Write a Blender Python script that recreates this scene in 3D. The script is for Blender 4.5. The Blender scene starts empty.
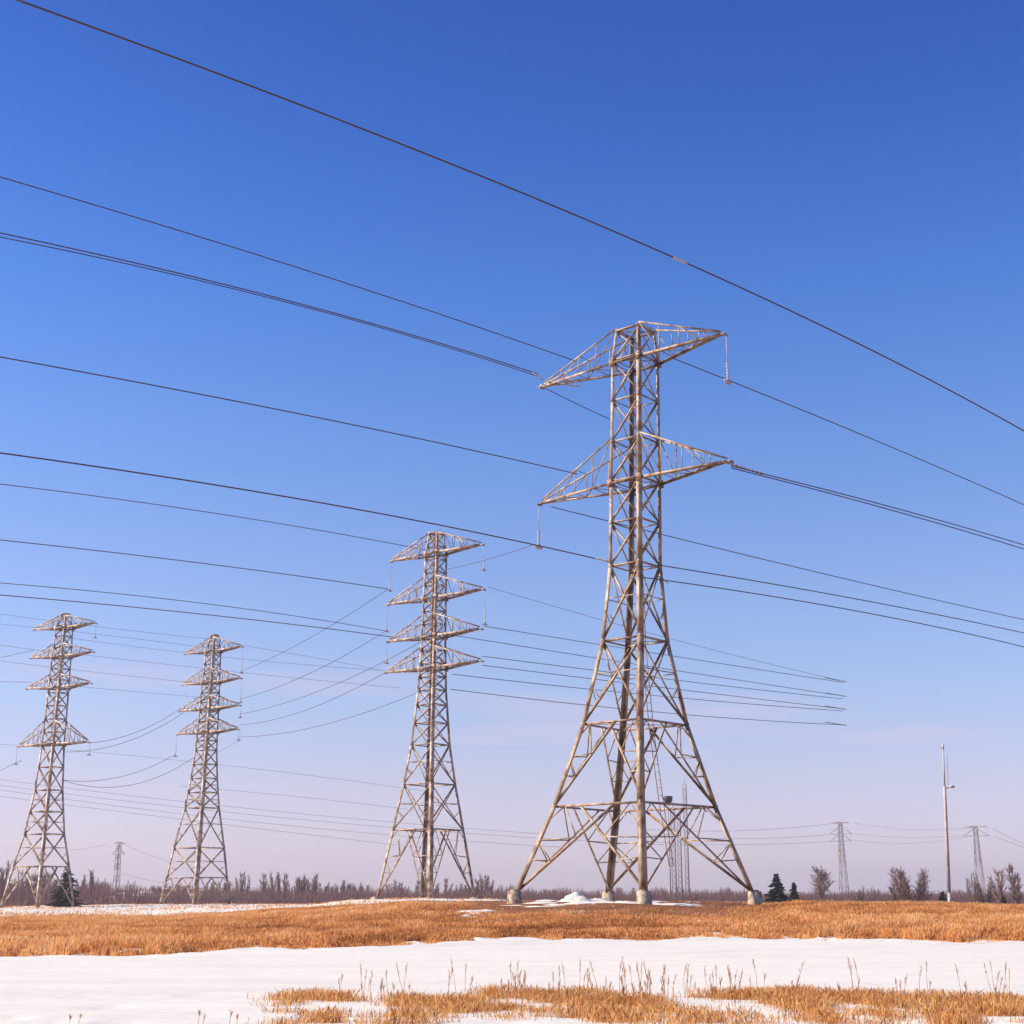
import bpy, math, random
import numpy as np
R = math.radians
random.seed(7)
rng = np.random.default_rng(11)
scene = bpy.context.scene

# ------------------------------------------------------------------ camera
F = 1400.0; HOR = 893.0; CAMZ = 2.2
PITCH = math.atan((HOR-512)/F)
cam_d = bpy.data.cameras.new('camera'); cam = bpy.data.objects.new('camera', cam_d)
scene.collection.objects.link(cam); scene.camera = cam
cam_d.sensor_width = 36; cam_d.lens = 36*F/1024; cam_d.clip_end = 20000; cam_d.clip_start = 0.1
cam.location = (0, 0, CAMZ); cam.rotation_euler = (math.pi/2+PITCH, 0, 0)

# ------------------------------------------------------------------ light
SUN_EL = R(31); SUN_AZ = R(-91)          # azimuth clockwise from +Y (the view direction)
sd = bpy.data.lights.new('sun', 'SUN'); sd.energy = 4.9; sd.angle = R(0.5); sd.color = (1.0, 0.845, 0.64)
sun = bpy.data.objects.new('sun', sd); scene.collection.objects.link(sun)
sun.rotation_euler = (math.pi/2-SUN_EL, 0, math.pi-SUN_AZ)
world = bpy.data.worlds.new('World'); scene.world = world; world.use_nodes = True
wn = world.node_tree; wn.nodes.clear()
wo = wn.nodes.new('ShaderNodeOutputWorld'); bg = wn.nodes.new('ShaderNodeBackground')
sky = wn.nodes.new('ShaderNodeTexSky'); sky.sky_type = 'NISHITA'; sky.sun_disc = False
sky.sun_elevation = SUN_EL; sky.sun_rotation = SUN_AZ
sky.altitude = 200; sky.air_density = 1.0; sky.dust_density = 0.4; sky.ozone_density = 3.0
bg.inputs['Strength'].default_value = 0.15
tc = wn.nodes.new('ShaderNodeTexCoord'); sep = wn.nodes.new('ShaderNodeSeparateXYZ')
wn.links.new(tc.outputs['Generated'], sep.inputs[0])
ramp = wn.nodes.new('ShaderNodeValToRGB'); wn.links.new(sep.outputs['Z'], ramp.inputs[0])
SKY_TINT = [(0.0, (0.72, 0.62, 0.94)), (0.029, (0.73, 0.59, 0.84)), (0.076, (0.80, 0.61, 0.75)), (0.132, (0.78, 0.685, 0.80)), (0.195, (0.74, 0.70, 0.855)), (0.31, (0.53, 0.665, 0.95)), (0.404, (0.34, 0.58, 0.99)), (0.496, (0.215, 0.45, 0.93)), (0.574, (0.160, 0.37, 0.84)), (1.0, (0.14, 0.34, 0.82))]
while len(ramp.color_ramp.elements) < len(SKY_TINT): ramp.color_ramp.elements.new(0.5)
for e, (p, c) in zip(ramp.color_ramp.elements, SKY_TINT):
    e.position = p; e.color = (*c, 1)
mul = wn.nodes.new('ShaderNodeMix'); mul.data_type = 'RGBA'; mul.blend_type = 'MULTIPLY'; mul.inputs[0].default_value = 1
wn.links.new(sky.outputs[0], mul.inputs[6]); wn.links.new(ramp.outputs[0], mul.inputs[7])
# faint pink streaks of high cloud low over the horizon
mp = wn.nodes.new('ShaderNodeMapping'); mp.inputs['Scale'].default_value = (2.2, 2.2, 22); mp.inputs['Location'].default_value = (0.35, 0.1, 0.4)
cn = wn.nodes.new('ShaderNodeTexNoise'); cn.inputs['Scale'].default_value = 1.6; cn.inputs['Detail'].default_value = 4; cn.inputs['Roughness'].default_value = 0.45
cr = wn.nodes.new('ShaderNodeMapRange'); cr.inputs[1].default_value = 0.52; cr.inputs[2].default_value = 0.72; cr.inputs[4].default_value = 0.85
lo = wn.nodes.new('ShaderNodeMapRange'); lo.inputs[1].default_value = 0.17; lo.inputs[2].default_value = 0.10
cm = wn.nodes.new('ShaderNodeMath'); cm.operation = 'MULTIPLY'
wn.links.new(tc.outputs['Generated'], mp.inputs[0]); wn.links.new(mp.outputs[0], cn.inputs['Vector'])
wn.links.new(cn.outputs[0], cr.inputs[0]); wn.links.new(sep.outputs['Z'], lo.inputs[0])
wn.links.new(cr.outputs[0], cm.inputs[0]); wn.links.new(lo.outputs[0], cm.inputs[1])
cmix = wn.nodes.new('ShaderNodeMix'); cmix.data_type = 'RGBA'; cmix.inputs[7].default_value = (3.6, 3.05, 3.9, 1)
wn.links.new(cm.outputs[0], cmix.inputs[0]); wn.links.new(mul.outputs[2], cmix.inputs[6])
wn.links.new(cmix.outputs[2], bg.inputs[0]); wn.links.new(bg.outputs[0], wo.inputs[0])
scene.view_settings.view_transform = 'Standard'; scene.view_settings.look = 'None'
scene.view_settings.exposure = 0.45; scene.view_settings.gamma = 1

# ------------------------------------------------------------------ helpers
col = scene.collection
def ray(u, v):
    dx = (u-512)/F; dy = (512-v)/F
    w = np.array([dx, math.cos(PITCH)-dy*math.sin(PITCH), math.sin(PITCH)+dy*math.cos(PITCH)])
    return w/w[1]
def P(u, v, Y):
    w = ray(u, v)*Y; w[2] += CAMZ; return w

def raw_mesh(name, V, faces_flat, sizes, mats):
    me = bpy.data.meshes.new(name)
    V = np.asarray(V, dtype=np.float32); ff = np.asarray(faces_flat, dtype=np.int32); sz = np.asarray(sizes, dtype=np.int32)
    me.vertices.add(len(V)); me.vertices.foreach_set('co', V.ravel())
    me.loops.add(len(ff)); me.loops.foreach_set('vertex_index', ff)
    me.polygons.add(len(sz)); st = np.zeros(len(sz), dtype=np.int32); st[1:] = np.cumsum(sz)[:-1]
    me.polygons.foreach_set('loop_start', st)
    for m in (mats if isinstance(mats, (list, tuple)) else [mats]): me.materials.append(m)
    me.update(calc_edges=True); me.validate()
    return me
def link(name, me, parent=None):
    o = bpy.data.objects.new(name, me); col.objects.link(o)
    if parent is not None: o.parent = parent
    return o
def empty(name, loc, rz=0):
    o = bpy.data.objects.new(name, None); col.objects.link(o); o.location = loc; o.rotation_euler = (0, 0, rz)
    o.empty_display_size = 0.5
    return o
def tag(o, label=None, cat=None, group=None, kind=None):
    if label: o['label'] = label
    if cat: o['category'] = cat
    if group: o['group'] = group
    if kind: o['kind'] = kind
    return o
def copy_tree(o, parent=None):
    c = o.copy(); col.objects.link(c)
    if parent is not None: c.parent = parent
    for ch in list(o.children): copy_tree(ch, c)
    return c

class MB:
    def __init__(s): s.V = []; s.F = []; s.S = []; s.n = 0
    def add(s, V, faces):
        for f in faces: s.F.extend([i+s.n for i in f]); s.S.append(len(f))
        s.V.extend([tuple(map(float, v)) for v in V]); s.n += len(V)
    def prism(s, p, q, a, b, a2=None, b2=None):      # box from p to q with half-vectors a, b (end ones a2, b2)
        p = np.asarray(p, float); q = np.asarray(q, float)
        a2 = a if a2 is None else a2; b2 = b if b2 is None else b2
        V = [p-a-b, p+a-b, p+a+b, p-a+b, q-a2-b2, q+a2-b2, q+a2+b2, q-a2+b2]
        s.add(V, [(0, 3, 2, 1), (4, 5, 6, 7), (0, 1, 5, 4), (1, 2, 6, 5), (2, 3, 7, 6), (3, 0, 4, 7)])
    def bar(s, p, q, w, t=None, n=None):            # flat bar, face normal near n
        p = np.asarray(p, float); q = np.asarray(q, float); d = q-p; L = np.linalg.norm(d)
        if L < 1e-6: return
        d /= L; t = w if t is None else t
        n = np.array([0.3, 0.2, 1.0]) if n is None else np.asarray(n, float)
        a = np.cross(d, n)
        if np.linalg.norm(a) < 1e-3: a = np.cross(d, (1, 0, 0.1))
        a /= np.linalg.norm(a); b = np.cross(a, d)
        s.prism(p, q, a*w/2, b*t/2)
    def angle(s, p, q, w, n, t=None):               # L section: one flange in the plane with normal n, one turned inwards (-n)
        p = np.asarray(p, float); q = np.asarray(q, float); d = q-p; L = np.linalg.norm(d)
        if L < 1e-6: return
        d /= L; n = np.asarray(n, float); t = w*0.14 if t is None else t
        a = np.cross(d, n); a /= np.linalg.norm(a); b = np.cross(a, d); b /= np.linalg.norm(b)
        if np.dot(b, n) < 0: b = -b
        s.prism(p, q, a*w/2, b*t/2)
        o = a*(w/2-t/2) - b*(w/2+t/2)
        s.prism(p+o, q+o, a*t/2, b*w/2)
    def leg(s, p, q, w, x, y):                      # L leg: corner at p, flanges along x and y
        p = np.asarray(p, float); q = np.asarray(q, float); x = np.asarray(x, float); y = np.asarray(y, float); t = w*0.13
        s.prism(p+x*w/2, q+x*w/2, x*w/2, y*t/2)
        s.prism(p+y*(w/2+t/2), q+y*(w/2+t/2), x*t/2, y*w/2)
    def tube(s, pts, r, k=6, cap=True):
        pts = [np.asarray(p, float) for p in pts]; rr = r if hasattr(r, '__len__') else [r]*len(pts)
        base = s.n; V = []
        for i, p in enumerate(pts):
            d = pts[min(i+1, len(pts)-1)]-pts[max(i-1, 0)]; d /= (np.linalg.norm(d)+1e-9)
            a = np.cross(d, (0, 0, 1)) if abs(d[2]) < 0.95 else np.cross(d, (1, 0, 0)); a /= np.linalg.norm(a); b = np.cross(d, a)
            for j in range(k):
                an = 2*math.pi*j/k; V.append(p+rr[i]*(math.cos(an)*a+math.sin(an)*b))
        Fc = []
        for i in range(len(pts)-1):
            for j in range(k):
                j2 = (j+1) % k; Fc.append((i*k+j, i*k+j2, (i+1)*k+j2, (i+1)*k+j))
        if cap: Fc.append(tuple(range(k))[::-1]); Fc.append(tuple((len(pts)-1)*k+j for j in range(k)))
        s.add(V, Fc)
    def build(s, name, mat, parent=None):
        return link(name, raw_mesh(name, s.V, s.F, s.S, mat), parent)

def segs_mesh(name, p0, p1, r0, r1, mat, k=3):       # many thin tapered prisms at once
    p0 = np.asarray(p0); p1 = np.asarray(p1); r0 = np.asarray(r0)[:, None]; r1 = np.asarray(r1)[:, None]; n = len(p0)
    d = p1-p0; d /= (np.linalg.norm(d, axis=1)[:, None]+1e-9)
    ref = np.where(np.abs(d[:, 2:3]) < 0.9, np.array([[0, 0, 1.]]), np.array([[1., 0, 0]]))
    a = np.cross(d, ref); a /= np.linalg.norm(a, axis=1)[:, None]; b = np.cross(d, a)
    V = np.empty((n, 2*k, 3))
    for j in range(k):
        an = 2*math.pi*j/k; o = math.cos(an)*a+math.sin(an)*b
        V[:, j] = p0+o*r0; V[:, k+j] = p1+o*r1
    q = np.array([[j, (j+1) % k, k+(j+1) % k, k+j] for j in range(k)])
    Fc = (q[None]+np.arange(n)[:, None, None]*2*k).reshape(-1)
    return raw_mesh(name, V.reshape(-1, 3), Fc, np.full(n*k, 4), mat)

# ------------------------------------------------------------------ materials
def mat(name):
    m = bpy.data.materials.new(name); m.use_nodes = True; nt = m.node_tree
    return m, nt, nt.nodes['Principled BSDF']
def noise_mix(nt, scale, stops, coord='Object', detail=4, vec_scale=(1, 1, 1), rough=0.55):
    t = nt.nodes.new('ShaderNodeTexCoord'); mp = nt.nodes.new('ShaderNodeMapping'); mp.inputs['Scale'].default_value = vec_scale
    n = nt.nodes.new('ShaderNodeTexNoise'); n.inputs['Scale'].default_value = scale; n.inputs['Detail'].default_value = detail; n.inputs['Roughness'].default_value = rough
    r = nt.nodes.new('ShaderNodeValToRGB')
    while len(r.color_ramp.elements) < len(stops): r.color_ramp.elements.new(0.5)
    for e, (p, c) in zip(r.color_ramp.elements, stops): e.position = p; e.color = (*c, 1)
    nt.links.new(t.outputs[coord], mp.inputs[0]); nt.links.new(mp.outputs[0], n.inputs['Vector']); nt.links.new(n.outputs[0], r.inputs[0])
    return r, n
def simple(name, stops, scale=3, rough=0.7, metal=0.0, bump=0, coord='Object', vec_scale=(1, 1, 1)):
    m, nt, b = mat(name); r, n = noise_mix(nt, scale, stops, coord, vec_scale=vec_scale)
    nt.links.new(r.outputs[0], b.inputs['Base Color']); b.inputs['Roughness'].default_value = rough; b.inputs['Metallic'].default_value = metal
    if bump:
        bp = nt.nodes.new('ShaderNodeBump'); bp.inputs['Strength'].default_value = bump; bp.inputs['Distance'].default_value = 0.1
        nt.links.new(n.outputs[0], bp.inputs['Height']); nt.links.new(bp.outputs[0], b.inputs['Normal'])
    return m
M = {}
M['steel_tan'] = simple('weathered_steel', [(0.32, (0.12, 0.055, 0.03)), (0.43, (0.28, 0.165, 0.09)), (0.54, (0.42, 0.32, 0.20)), (0.70, (0.54, 0.46, 0.34))], 1.3, 0.55, 0.15, vec_scale=(1, 1, 0.8))
M['steel_rust'] = simple('rusty_steel', [(0.3, (0.10, 0.05, 0.03)), (0.5, (0.30, 0.16, 0.08)), (0.7, (0.50, 0.36, 0.24))], 1.6, 0.7, 0.1)
M['steel_pale'] = simple('pale_galvanised_steel', [(0.36, (0.17, 0.08, 0.045)), (0.47, (0.35, 0.23, 0.155)), (0.63, (0.56, 0.47, 0.385))], 1.5, 0.55, 0.1)
M['steel_joint'] = simple('rust_stained_steel', [(0.35, (0.16, 0.07, 0.035)), (0.5, (0.42, 0.24, 0.14)), (0.65, (0.56, 0.46, 0.38))], 1.8, 0.65, 0.1)
M['steel_far'] = simple('grey_galvanised_steel', [(0.3, (0.26, 0.22, 0.22)), (0.7, (0.40, 0.36, 0.36))], 0.5, 0.6)
M['concrete'] = simple('concrete', [(0.38, (0.20, 0.13, 0.08)), (0.48, (0.44, 0.35, 0.25)), (0.7, (0.60, 0.52, 0.42))], 2.6, 0.9, 0, 0.4)
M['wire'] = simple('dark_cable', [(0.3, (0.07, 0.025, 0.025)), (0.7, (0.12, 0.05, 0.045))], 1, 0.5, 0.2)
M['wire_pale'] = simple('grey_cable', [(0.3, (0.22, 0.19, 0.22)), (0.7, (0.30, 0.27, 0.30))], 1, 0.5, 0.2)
M['ceramic'] = simple('pale_insulator', [(0.3, (0.45, 0.38, 0.34)), (0.7, (0.66, 0.6, 0.56))], 5, 0.3)
M['bark'] = simple('grey_brown_bark', [(0.3, (0.12, 0.075, 0.06)), (0.7, (0.22, 0.15, 0.125))], 1.5, 0.9)
M['twig'] = simple('bare_twigs', [(0.3, (0.20, 0.105, 0.095)), (0.7, (0.33, 0.20, 0.18))], 0.6, 0.9)
M['twig_pale'] = simple('pale_bare_twigs', [(0.3, (0.22, 0.14, 0.12)), (0.7, (0.36, 0.26, 0.23))], 0.6, 0.9)
M['needle'] = simple('spruce_needles', [(0.3, (0.010, 0.017, 0.012)), (0.7, (0.030, 0.045, 0.028))], 1.2, 0.8)
M['pole'] = simple('pale_weathered_pole', [(0.3, (0.45, 0.36, 0.32)), (0.6, (0.62, 0.54, 0.5))], 1.2, 0.6)
M['pole_mottled'] = simple('peeling_painted_pole', [(0.42, (0.16, 0.09, 0.06)), (0.5, (0.62, 0.54, 0.5))], 3.5, 0.8)
M['dark'] = simple('dark_metal', [(0.3, (0.03, 0.025, 0.025)), (0.7, (0.06, 0.05, 0.05))], 2, 0.6)

# ground: dry brown earth and matted stems
m, nt, b = mat('dry_earth'); M['earth'] = m
r1, n1 = noise_mix(nt, 0.35, [(0.3, (0.13, 0.045, 0.02)), (0.5, (0.28, 0.11, 0.045)), (0.7, (0.42, 0.19, 0.08))], detail=8, rough=0.7)
nt.links.new(r1.outputs[0], b.inputs['Base Color']); b.inputs['Roughness'].default_value = 1; b.inputs['Specular IOR Level'].default_value = 0.1
bp = nt.nodes.new('ShaderNodeBump'); bp.inputs['Strength'].default_value = 0.9; bp.inputs['Distance'].default_value = 0.5
nt.links.new(n1.outputs[0], bp.inputs['Height']); nt.links.new(bp.outputs[0], b.inputs['Normal'])
# snow
m, nt, b = mat('snow'); M['snow'] = m
r1, n1 = noise_mix(nt, 0.5, [(0.3, (0.86, 0.82, 0.69)), (0.7, (0.94, 0.90, 0.76))], detail=6, vec_scale=(0.15, 1.1, 1))
nt.links.new(r1.outputs[0], b.inputs['Base Color']); b.inputs['Roughness'].default_value = 0.75; b.inputs['Specular IOR Level'].default_value = 0.25
_, n2 = noise_mix(nt, 1.0, [(0, (0, 0, 0)), (1, (1, 1, 1))], detail=8, vec_scale=(0.25, 1.3, 1), rough=0.62)
bp = nt.nodes.new('ShaderNodeBump'); bp.inputs['Strength'].default_value = 0.7; bp.inputs['Distance'].default_value = 0.3
nt.links.new(n2.outputs[0], bp.inputs['Height']); nt.links.new(bp.outputs[0], b.inputs['Normal'])
# straw: colour varies from stem to stem
def straw(name, stops, trans=0.42):
    m, nt, b = mat(name)
    at = nt.nodes.new('ShaderNodeAttribute'); at.attribute_name = 'tint'; r = nt.nodes.new('ShaderNodeValToRGB')
    while len(r.color_ramp.elements) < len(stops): r.color_ramp.elements.new(0.5)
    for e, (p, c) in zip(r.color_ramp.elements, stops): e.position = p; e.color = (*c, 1)
    nt.links.new(at.outputs['Fac'], r.inputs[0]); nt.links.new(r.outputs[0], b.inputs['Base Color']); b.inputs['Roughness'].default_value = 0.85
    b.inputs['Specular IOR Level'].default_value = 0.15
    tr = nt.nodes.new('ShaderNodeBsdfTranslucent'); nt.links.new(r.outputs[0], tr.inputs[0])
    mx = nt.nodes.new('ShaderNodeMixShader'); mx.inputs[0].default_value = trans
    out = nt.nodes['Material Output']
    nt.links.new(b.outputs[0], mx.inputs[1]); nt.links.new(tr.outputs[0], mx.inputs[2]); nt.links.new(mx.outputs[0], out.inputs[0])
    return m
M['straw_field'] = straw('orange_dry_grass', [(0.0, (0.32, 0.115, 0.035)), (0.3, (0.72, 0.325, 0.10)), (0.7, (0.88, 0.48, 0.18)), (1.0, (0.90, 0.64, 0.32))])
M['straw_near'] = straw('golden_dry_grass', [(0.0, (0.20, 0.065, 0.02)), (0.35, (0.64, 0.29, 0.085)), (0.75, (0.86, 0.48, 0.17)), (1.0, (0.90, 0.66, 0.34))])

# ------------------------------------------------------------------ terrain
UU = np.array([-400, 0, 150, 220, 300, 360, 424, 490, 540, 700, 780, 900, 1024, 1400.])
DD = np.array([0, 46, 62, 74, 86, 98, 110, 125, 150, 170, 200, 235, 300, 400, 700, 4000.])
T_ = {0: [0]*14, 46: [0]*14,
 62: [.05, .05, .03, .0, .0, 0, 0, 0, 0, 0, 0, 0, 0, 0],
 74: [.1, .1, .1, .15, .2, .2, .2, .2, .2, .25, .25, .2, .2, .2],
 86: [.1, .1, .15, .25, .4, .55, .7, .8, .85, .75, .7, .6, .5, .5],
 98: [.1, .1, .15, .3, .55, .8, 1.1, 1.35, 1.4, 1.35, 1.1, 1.0, .85, .85],
 110: [.05, .05, .1, .3, .6, .9, 1.2, 1.45, 1.55, 1.4, 1.3, 1.1, .95, .95],
 125: [0, 0, .05, .3, .65, 1., 1.3, 1.45, 1.6, 1.55, 1.2, .9, .7, .7],
 150: [0, 0, .05, .3, .65, 1.1, 1.4, 1.4, 1.3, 1.2, .8, .4, .2, .2],
 170: [0, 0, .05, .3, .7, 1.3, 1.5, 1.4, 1.1, .9, .4, .1, 0, 0],
 200: [-.05, 0, .15, .3, .5, .8, .9, .8, .5, .2, 0, 0, 0, 0],
 235: [-.1, .0, .25, .35, .2, .2, .2, .1, 0, 0, 0, 0, -.1, -.1],
 300: [-.3]*14, 400: [-.5]*14, 700: [-1]*14, 4000: [-1]*14}
TT = np.array([T_[int(d)] for d in DD])
WAV = [(rng.uniform(0.15, 1.2), rng.uniform(0, 2*math.pi), rng.uniform(0, 6.28)) for _ in range(10)]
def hgt(x, y):
    x = np.asarray(x, float); y = np.asarray(y, float); yy = np.maximum(y, 15)
    u = np.clip(512+1451*x/yy, -400, 1400); d = np.clip(y, 0, 4000)
    i = np.clip(np.searchsorted(UU, u, side='right')-1, 0, len(UU)-2); j = np.clip(np.searchsorted(DD, d, side='right')-1, 0, len(DD)-2)
    a = (u-UU[i])/(UU[i+1]-UU[i]); b = (d-DD[j])/(DD[j+1]-DD[j]); a = a*a*(3-2*a)
    z = (TT[j, i]*(1-a)+TT[j, i+1]*a)*(1-b)+(TT[j+1, i]*(1-a)+TT[j+1, i+1]*a)*b
    w = np.zeros_like(z)
    for k, th, ph in WAV: w += np.sin((x*math.cos(th)+y*math.sin(th))*k+ph)/(0.6+k)
    amp = np.clip((d-62)/30, 0, 1)*0.022+0.004
    return z+w*amp
def ground_at(u, v_guess_Y): 
    w = ray(u, HOR); x = w[0]*v_guess_Y; return np.array([x, v_guess_Y, float(hgt(x, v_guess_Y))])
def axis(parts):
    out = [parts[0][0]]
    for a, b, s in parts: out += list(np.linspace(a, b, max(2, int(round((b-a)/s))+1))[1:])
    return np.array(out)
def sheet(name, xs, ys, zf, m, keep=None, parent=None):
    X, Y = np.meshgrid(xs, ys); Z = zf(X, Y); nx, ny = len(xs), len(ys)
    V = np.stack([X, Y, Z], -1).reshape(-1, 3)
    I = np.arange(nx*ny).reshape(ny, nx)
    Q = np.stack([I[:-1, :-1], I[:-1, 1:], I[1:, 1:], I[1:, :-1]], -1).reshape(-1, 4)
    if keep is not None:
        K = keep(X, Y, Z).reshape(-1); Q = Q[K[Q].any(axis=1)]
        used = np.unique(Q); mp_ = -np.ones(len(V), int); mp_[used] = np.arange(len(used)); V = V[used]; Q = mp_[Q]
    me = raw_mesh(name, V, Q.reshape(-1), np.full(len(Q), 4), m)
    me.polygons.foreach_set('use_smooth', np.ones(len(Q), bool))
    return link(name, me, parent)
xs = axis([(-4000, -600, 400), (-600, -120, 20), (-120, 120, 0.8), (120, 600, 20), (600, 4000, 400)])
ys = axis([(-600, 0, 60), (0, 40, 2), (40, 180, 0.7), (180, 320, 3), (320, 1000, 40), (1000, 4200, 400)])
g = sheet('ground', xs, ys, hgt, M['earth']); tag(g, kind='structure', label='dry brown earth of the low embankment and plain')

# thin winter haze: even air round the whole scene
hz = MB(); hz.prism(np.array([0, 1800, -3.5]), np.array([0, 1800, 62]), np.array([4300., 0, 0]), np.array([0, 2700., 0]))
m = bpy.data.materials.new('haze'); m.use_nodes = True; m.node_tree.nodes.clear()
ho = m.node_tree.nodes.new('ShaderNodeOutputMaterial'); hv = m.node_tree.nodes.new('ShaderNodeVolumePrincipled')
hv.inputs['Color'].default_value = (0.97, 0.93, 0.95, 1); hv.inputs['Density'].default_value = 0.00028; hv.inputs['Anisotropy'].default_value = 0.2
m.node_tree.links.new(hv.outputs[0], ho.inputs['Volume'])
ho_ = hz.build('haze', m); tag(ho_, kind='stuff', label='thin pale winter haze filling the air over the plain')

# value noise for edges
_lat = rng.random((256, 256))
def vnoise(x, y):
    x = np.asarray(x, float); y = np.asarray(y, float); i = np.floor(x).astype(int); j = np.floor(y).astype(int); a = x-i; b = y-j
    a = a*a*(3-2*a); b = b*b*(3-2*b); g_ = lambda p, q: _lat[p % 256, q % 256]
    return (g_(i, j)*(1-a)+g_(i+1, j)*a)*(1-b)+(g_(i, j+1)*(1-a)+g_(i+1, j+1)*a)*b
def fbm(x, y, o=4):
    s = 0; w = 1; t = 0
    for k in range(o): s = s+w*vnoise(x*2**k+17*k, y*2**k+5*k); t += w; w *= 0.55
    return s/t
EU = np.array([-600, 0, 60, 130, 150, 190, 250, 380, 512, 640, 700, 760, 900, 1024, 1500])
ED = np.array([52, 52, 54, 54, 53.5, 56, 59, 62, 70, 68, 71, 69.5, 67, 67.5, 68.])
def uof(x, y): return 512+1451*np.asarray(x)/np.maximum(y, 5)
def edge_d(x, y):
    return np.interp(uof(x, y), EU, ED)+(fbm(np.asarray(x)*0.5, np.asarray(y)*0.35)-0.5)*6.0+(fbm(np.asarray(x)*1.7, np.asarray(y)*.8)-0.5)*3
def snow_amount(x, y):                               # >0 where snow lies
    u = uof(x, y); e = edge_d(x, y)
    a = (e-y)*0.12
    n = fbm(x*0.35, y*0.22)
    # loose patches in the grass at the left front edge
    a = np.maximum(a, np.where((u < 200) & (y < e+9), (n-0.50)*2, -1)); a = np.maximum(a, np.where((y < e+5), (fbm(x*.7+9, y*.4)-0.60)*2, -1))
    # white strip behind the field at the left, running to the mound under the second largest pylon
    d1 = np.interp(u, [-600, 0, 150, 230, 300, 360, 425, 480, 530], [118, 118, 119, 124, 132, 136, 150, 156, 175])
    d2 = np.interp(u, [-600, 0, 150, 230, 300, 360, 425, 480, 530], [225, 225, 270, 270, 240, 215, 190, 182, 176])
    s = np.minimum((y-d1)/14, (d2-y)/14)
    a = np.maximum(a, np.minimum(s, 0.5)+(n-0.5)*1.2+(fbm(x*1.1+31, y*.7, 3)-0.5)*2.2-0.22)
    # patches among the feet of the largest pylon
    c = np.where((u > 535) & (u < 700) & (y > 99) & (y < 122), (n-0.60)*2.0, -1)
    c2 = np.where((u > 455) & (u < 600) & (y > 82) & (y < 100), (fbm(x*.45+5, y*.5+2)-0.62)*2.4, -1)
    return np.maximum(np.maximum(a, c), c2)
def near_bare(x, y):
    return (fbm(x*0.9+40, y*0.6+3, 3)-0.66)*2
def snow_z(x, y):
    a = snow_amount(x, y)
    a = np.where(y < 33, np.minimum(a, np.where(y < 31.5, 0.35-1.2*np.maximum(near_bare(x, y), 0), a)), a)
    t = np.clip(a, -0.4, 0.5)
    und = (fbm(x*0.08, y*0.5, 3)-0.5)*0.05*np.clip((y-20)/10, 0, 1)
    return hgt(x, y)+t*0.28+np.where(a > 0, und*np.clip(a*3, 0, 1), 0)-0.0
xs = axis([(-70, -34, .5), (-34, 40, 0.3), (40, 70, .5)]); ys = axis([(12, 36, 0.4), (36, 50, 0.5), (50, 74, 0.22)])
tag(sheet('snow_field', xs, ys, snow_z, M['snow'], keep=lambda X, Y, Z: Z > hgt(X, Y)-0.05), kind='structure', label='flat white snow in front of the dry grass')
xs = axis([(-130, 8, 0.5)]); ys = axis([(112, 272, 0.6)])
tag(sheet('snow_drift', xs, ys, snow_z, M['snow'], keep=lambda X, Y, Z: Z > hgt(X, Y)-0.05), kind='structure', label='snow drift lying behind the dry grass at the left')
xs = axis([(-5, 20, 0.22)]); ys = axis([(80, 122, 0.25)])
def heap_z(x, y):
    z = snow_z(x, y)
    for hx, hy, rx, ry, h in [(4.8, 108, 1.4, 2.2, .72), (6.4, 108.5, 1.5, 2, .34), (9.9, 104.2, 1.0, 1.0, .25), (12.2, 107.5, 1.6, 1.2, .18), (8.4, 106, 1.6, 1.5, .25), (2.0, 104, 1.2, 1.2, .12), (11.5, 103, 2.2, 1.2, .15)]:
        q = 1-np.sqrt(((x-hx)/rx)**2+((y-hy)/ry)**2)+(fbm(x*2.2, y*2.2)-0.5)*.9
        z = np.maximum(z, hgt(x, y)+h*np.clip(q, -0.3, 1))
    return z
tag(sheet('snow_heap', xs, ys, heap_z, M['snow'], keep=lambda X, Y, Z: Z > hgt(X, Y)-0.03), kind='structure', label='old snow heap and patches between the feet of the largest pylon')
# far snow banks at the left and the far snow beyond the field
def bank(u0, u1, v0, Y, name):
    a = P(u0, v0, Y); b_ = P(u1, v0, Y); cx = (a[0]+b_[0])/2; L = (b_[0]-a[0])/2; top = a[2]
    xs = np.linspace(-L, L, 40); ys = np.linspace(-5, 5, 14)
    def zf(X, Y_):
        e = np.clip(1-(np.abs(X)/L)**4, 0, 1)*np.clip(1-(Y_/5)**2, 0, 1)
        gz = hgt(X+cx, Y_+Y)
        return gz-0.3+(top-gz+0.3)*e*(0.86+0.22*fbm(X*0.4+u0, Y_*0.3))
    o = sheet(name, xs, ys, zf, M['snow']); o.location = (cx, Y, 0); return o
tag(bank(94, 126, 895.5, 330, 'snow_bank'), kind='structure', label='long low snow bank by the small far post')
tag(bank(129, 160, 890.5, 350, 'snow_bank'), kind='structure', label='higher snow bank left of the smaller left hand pylons')

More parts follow.
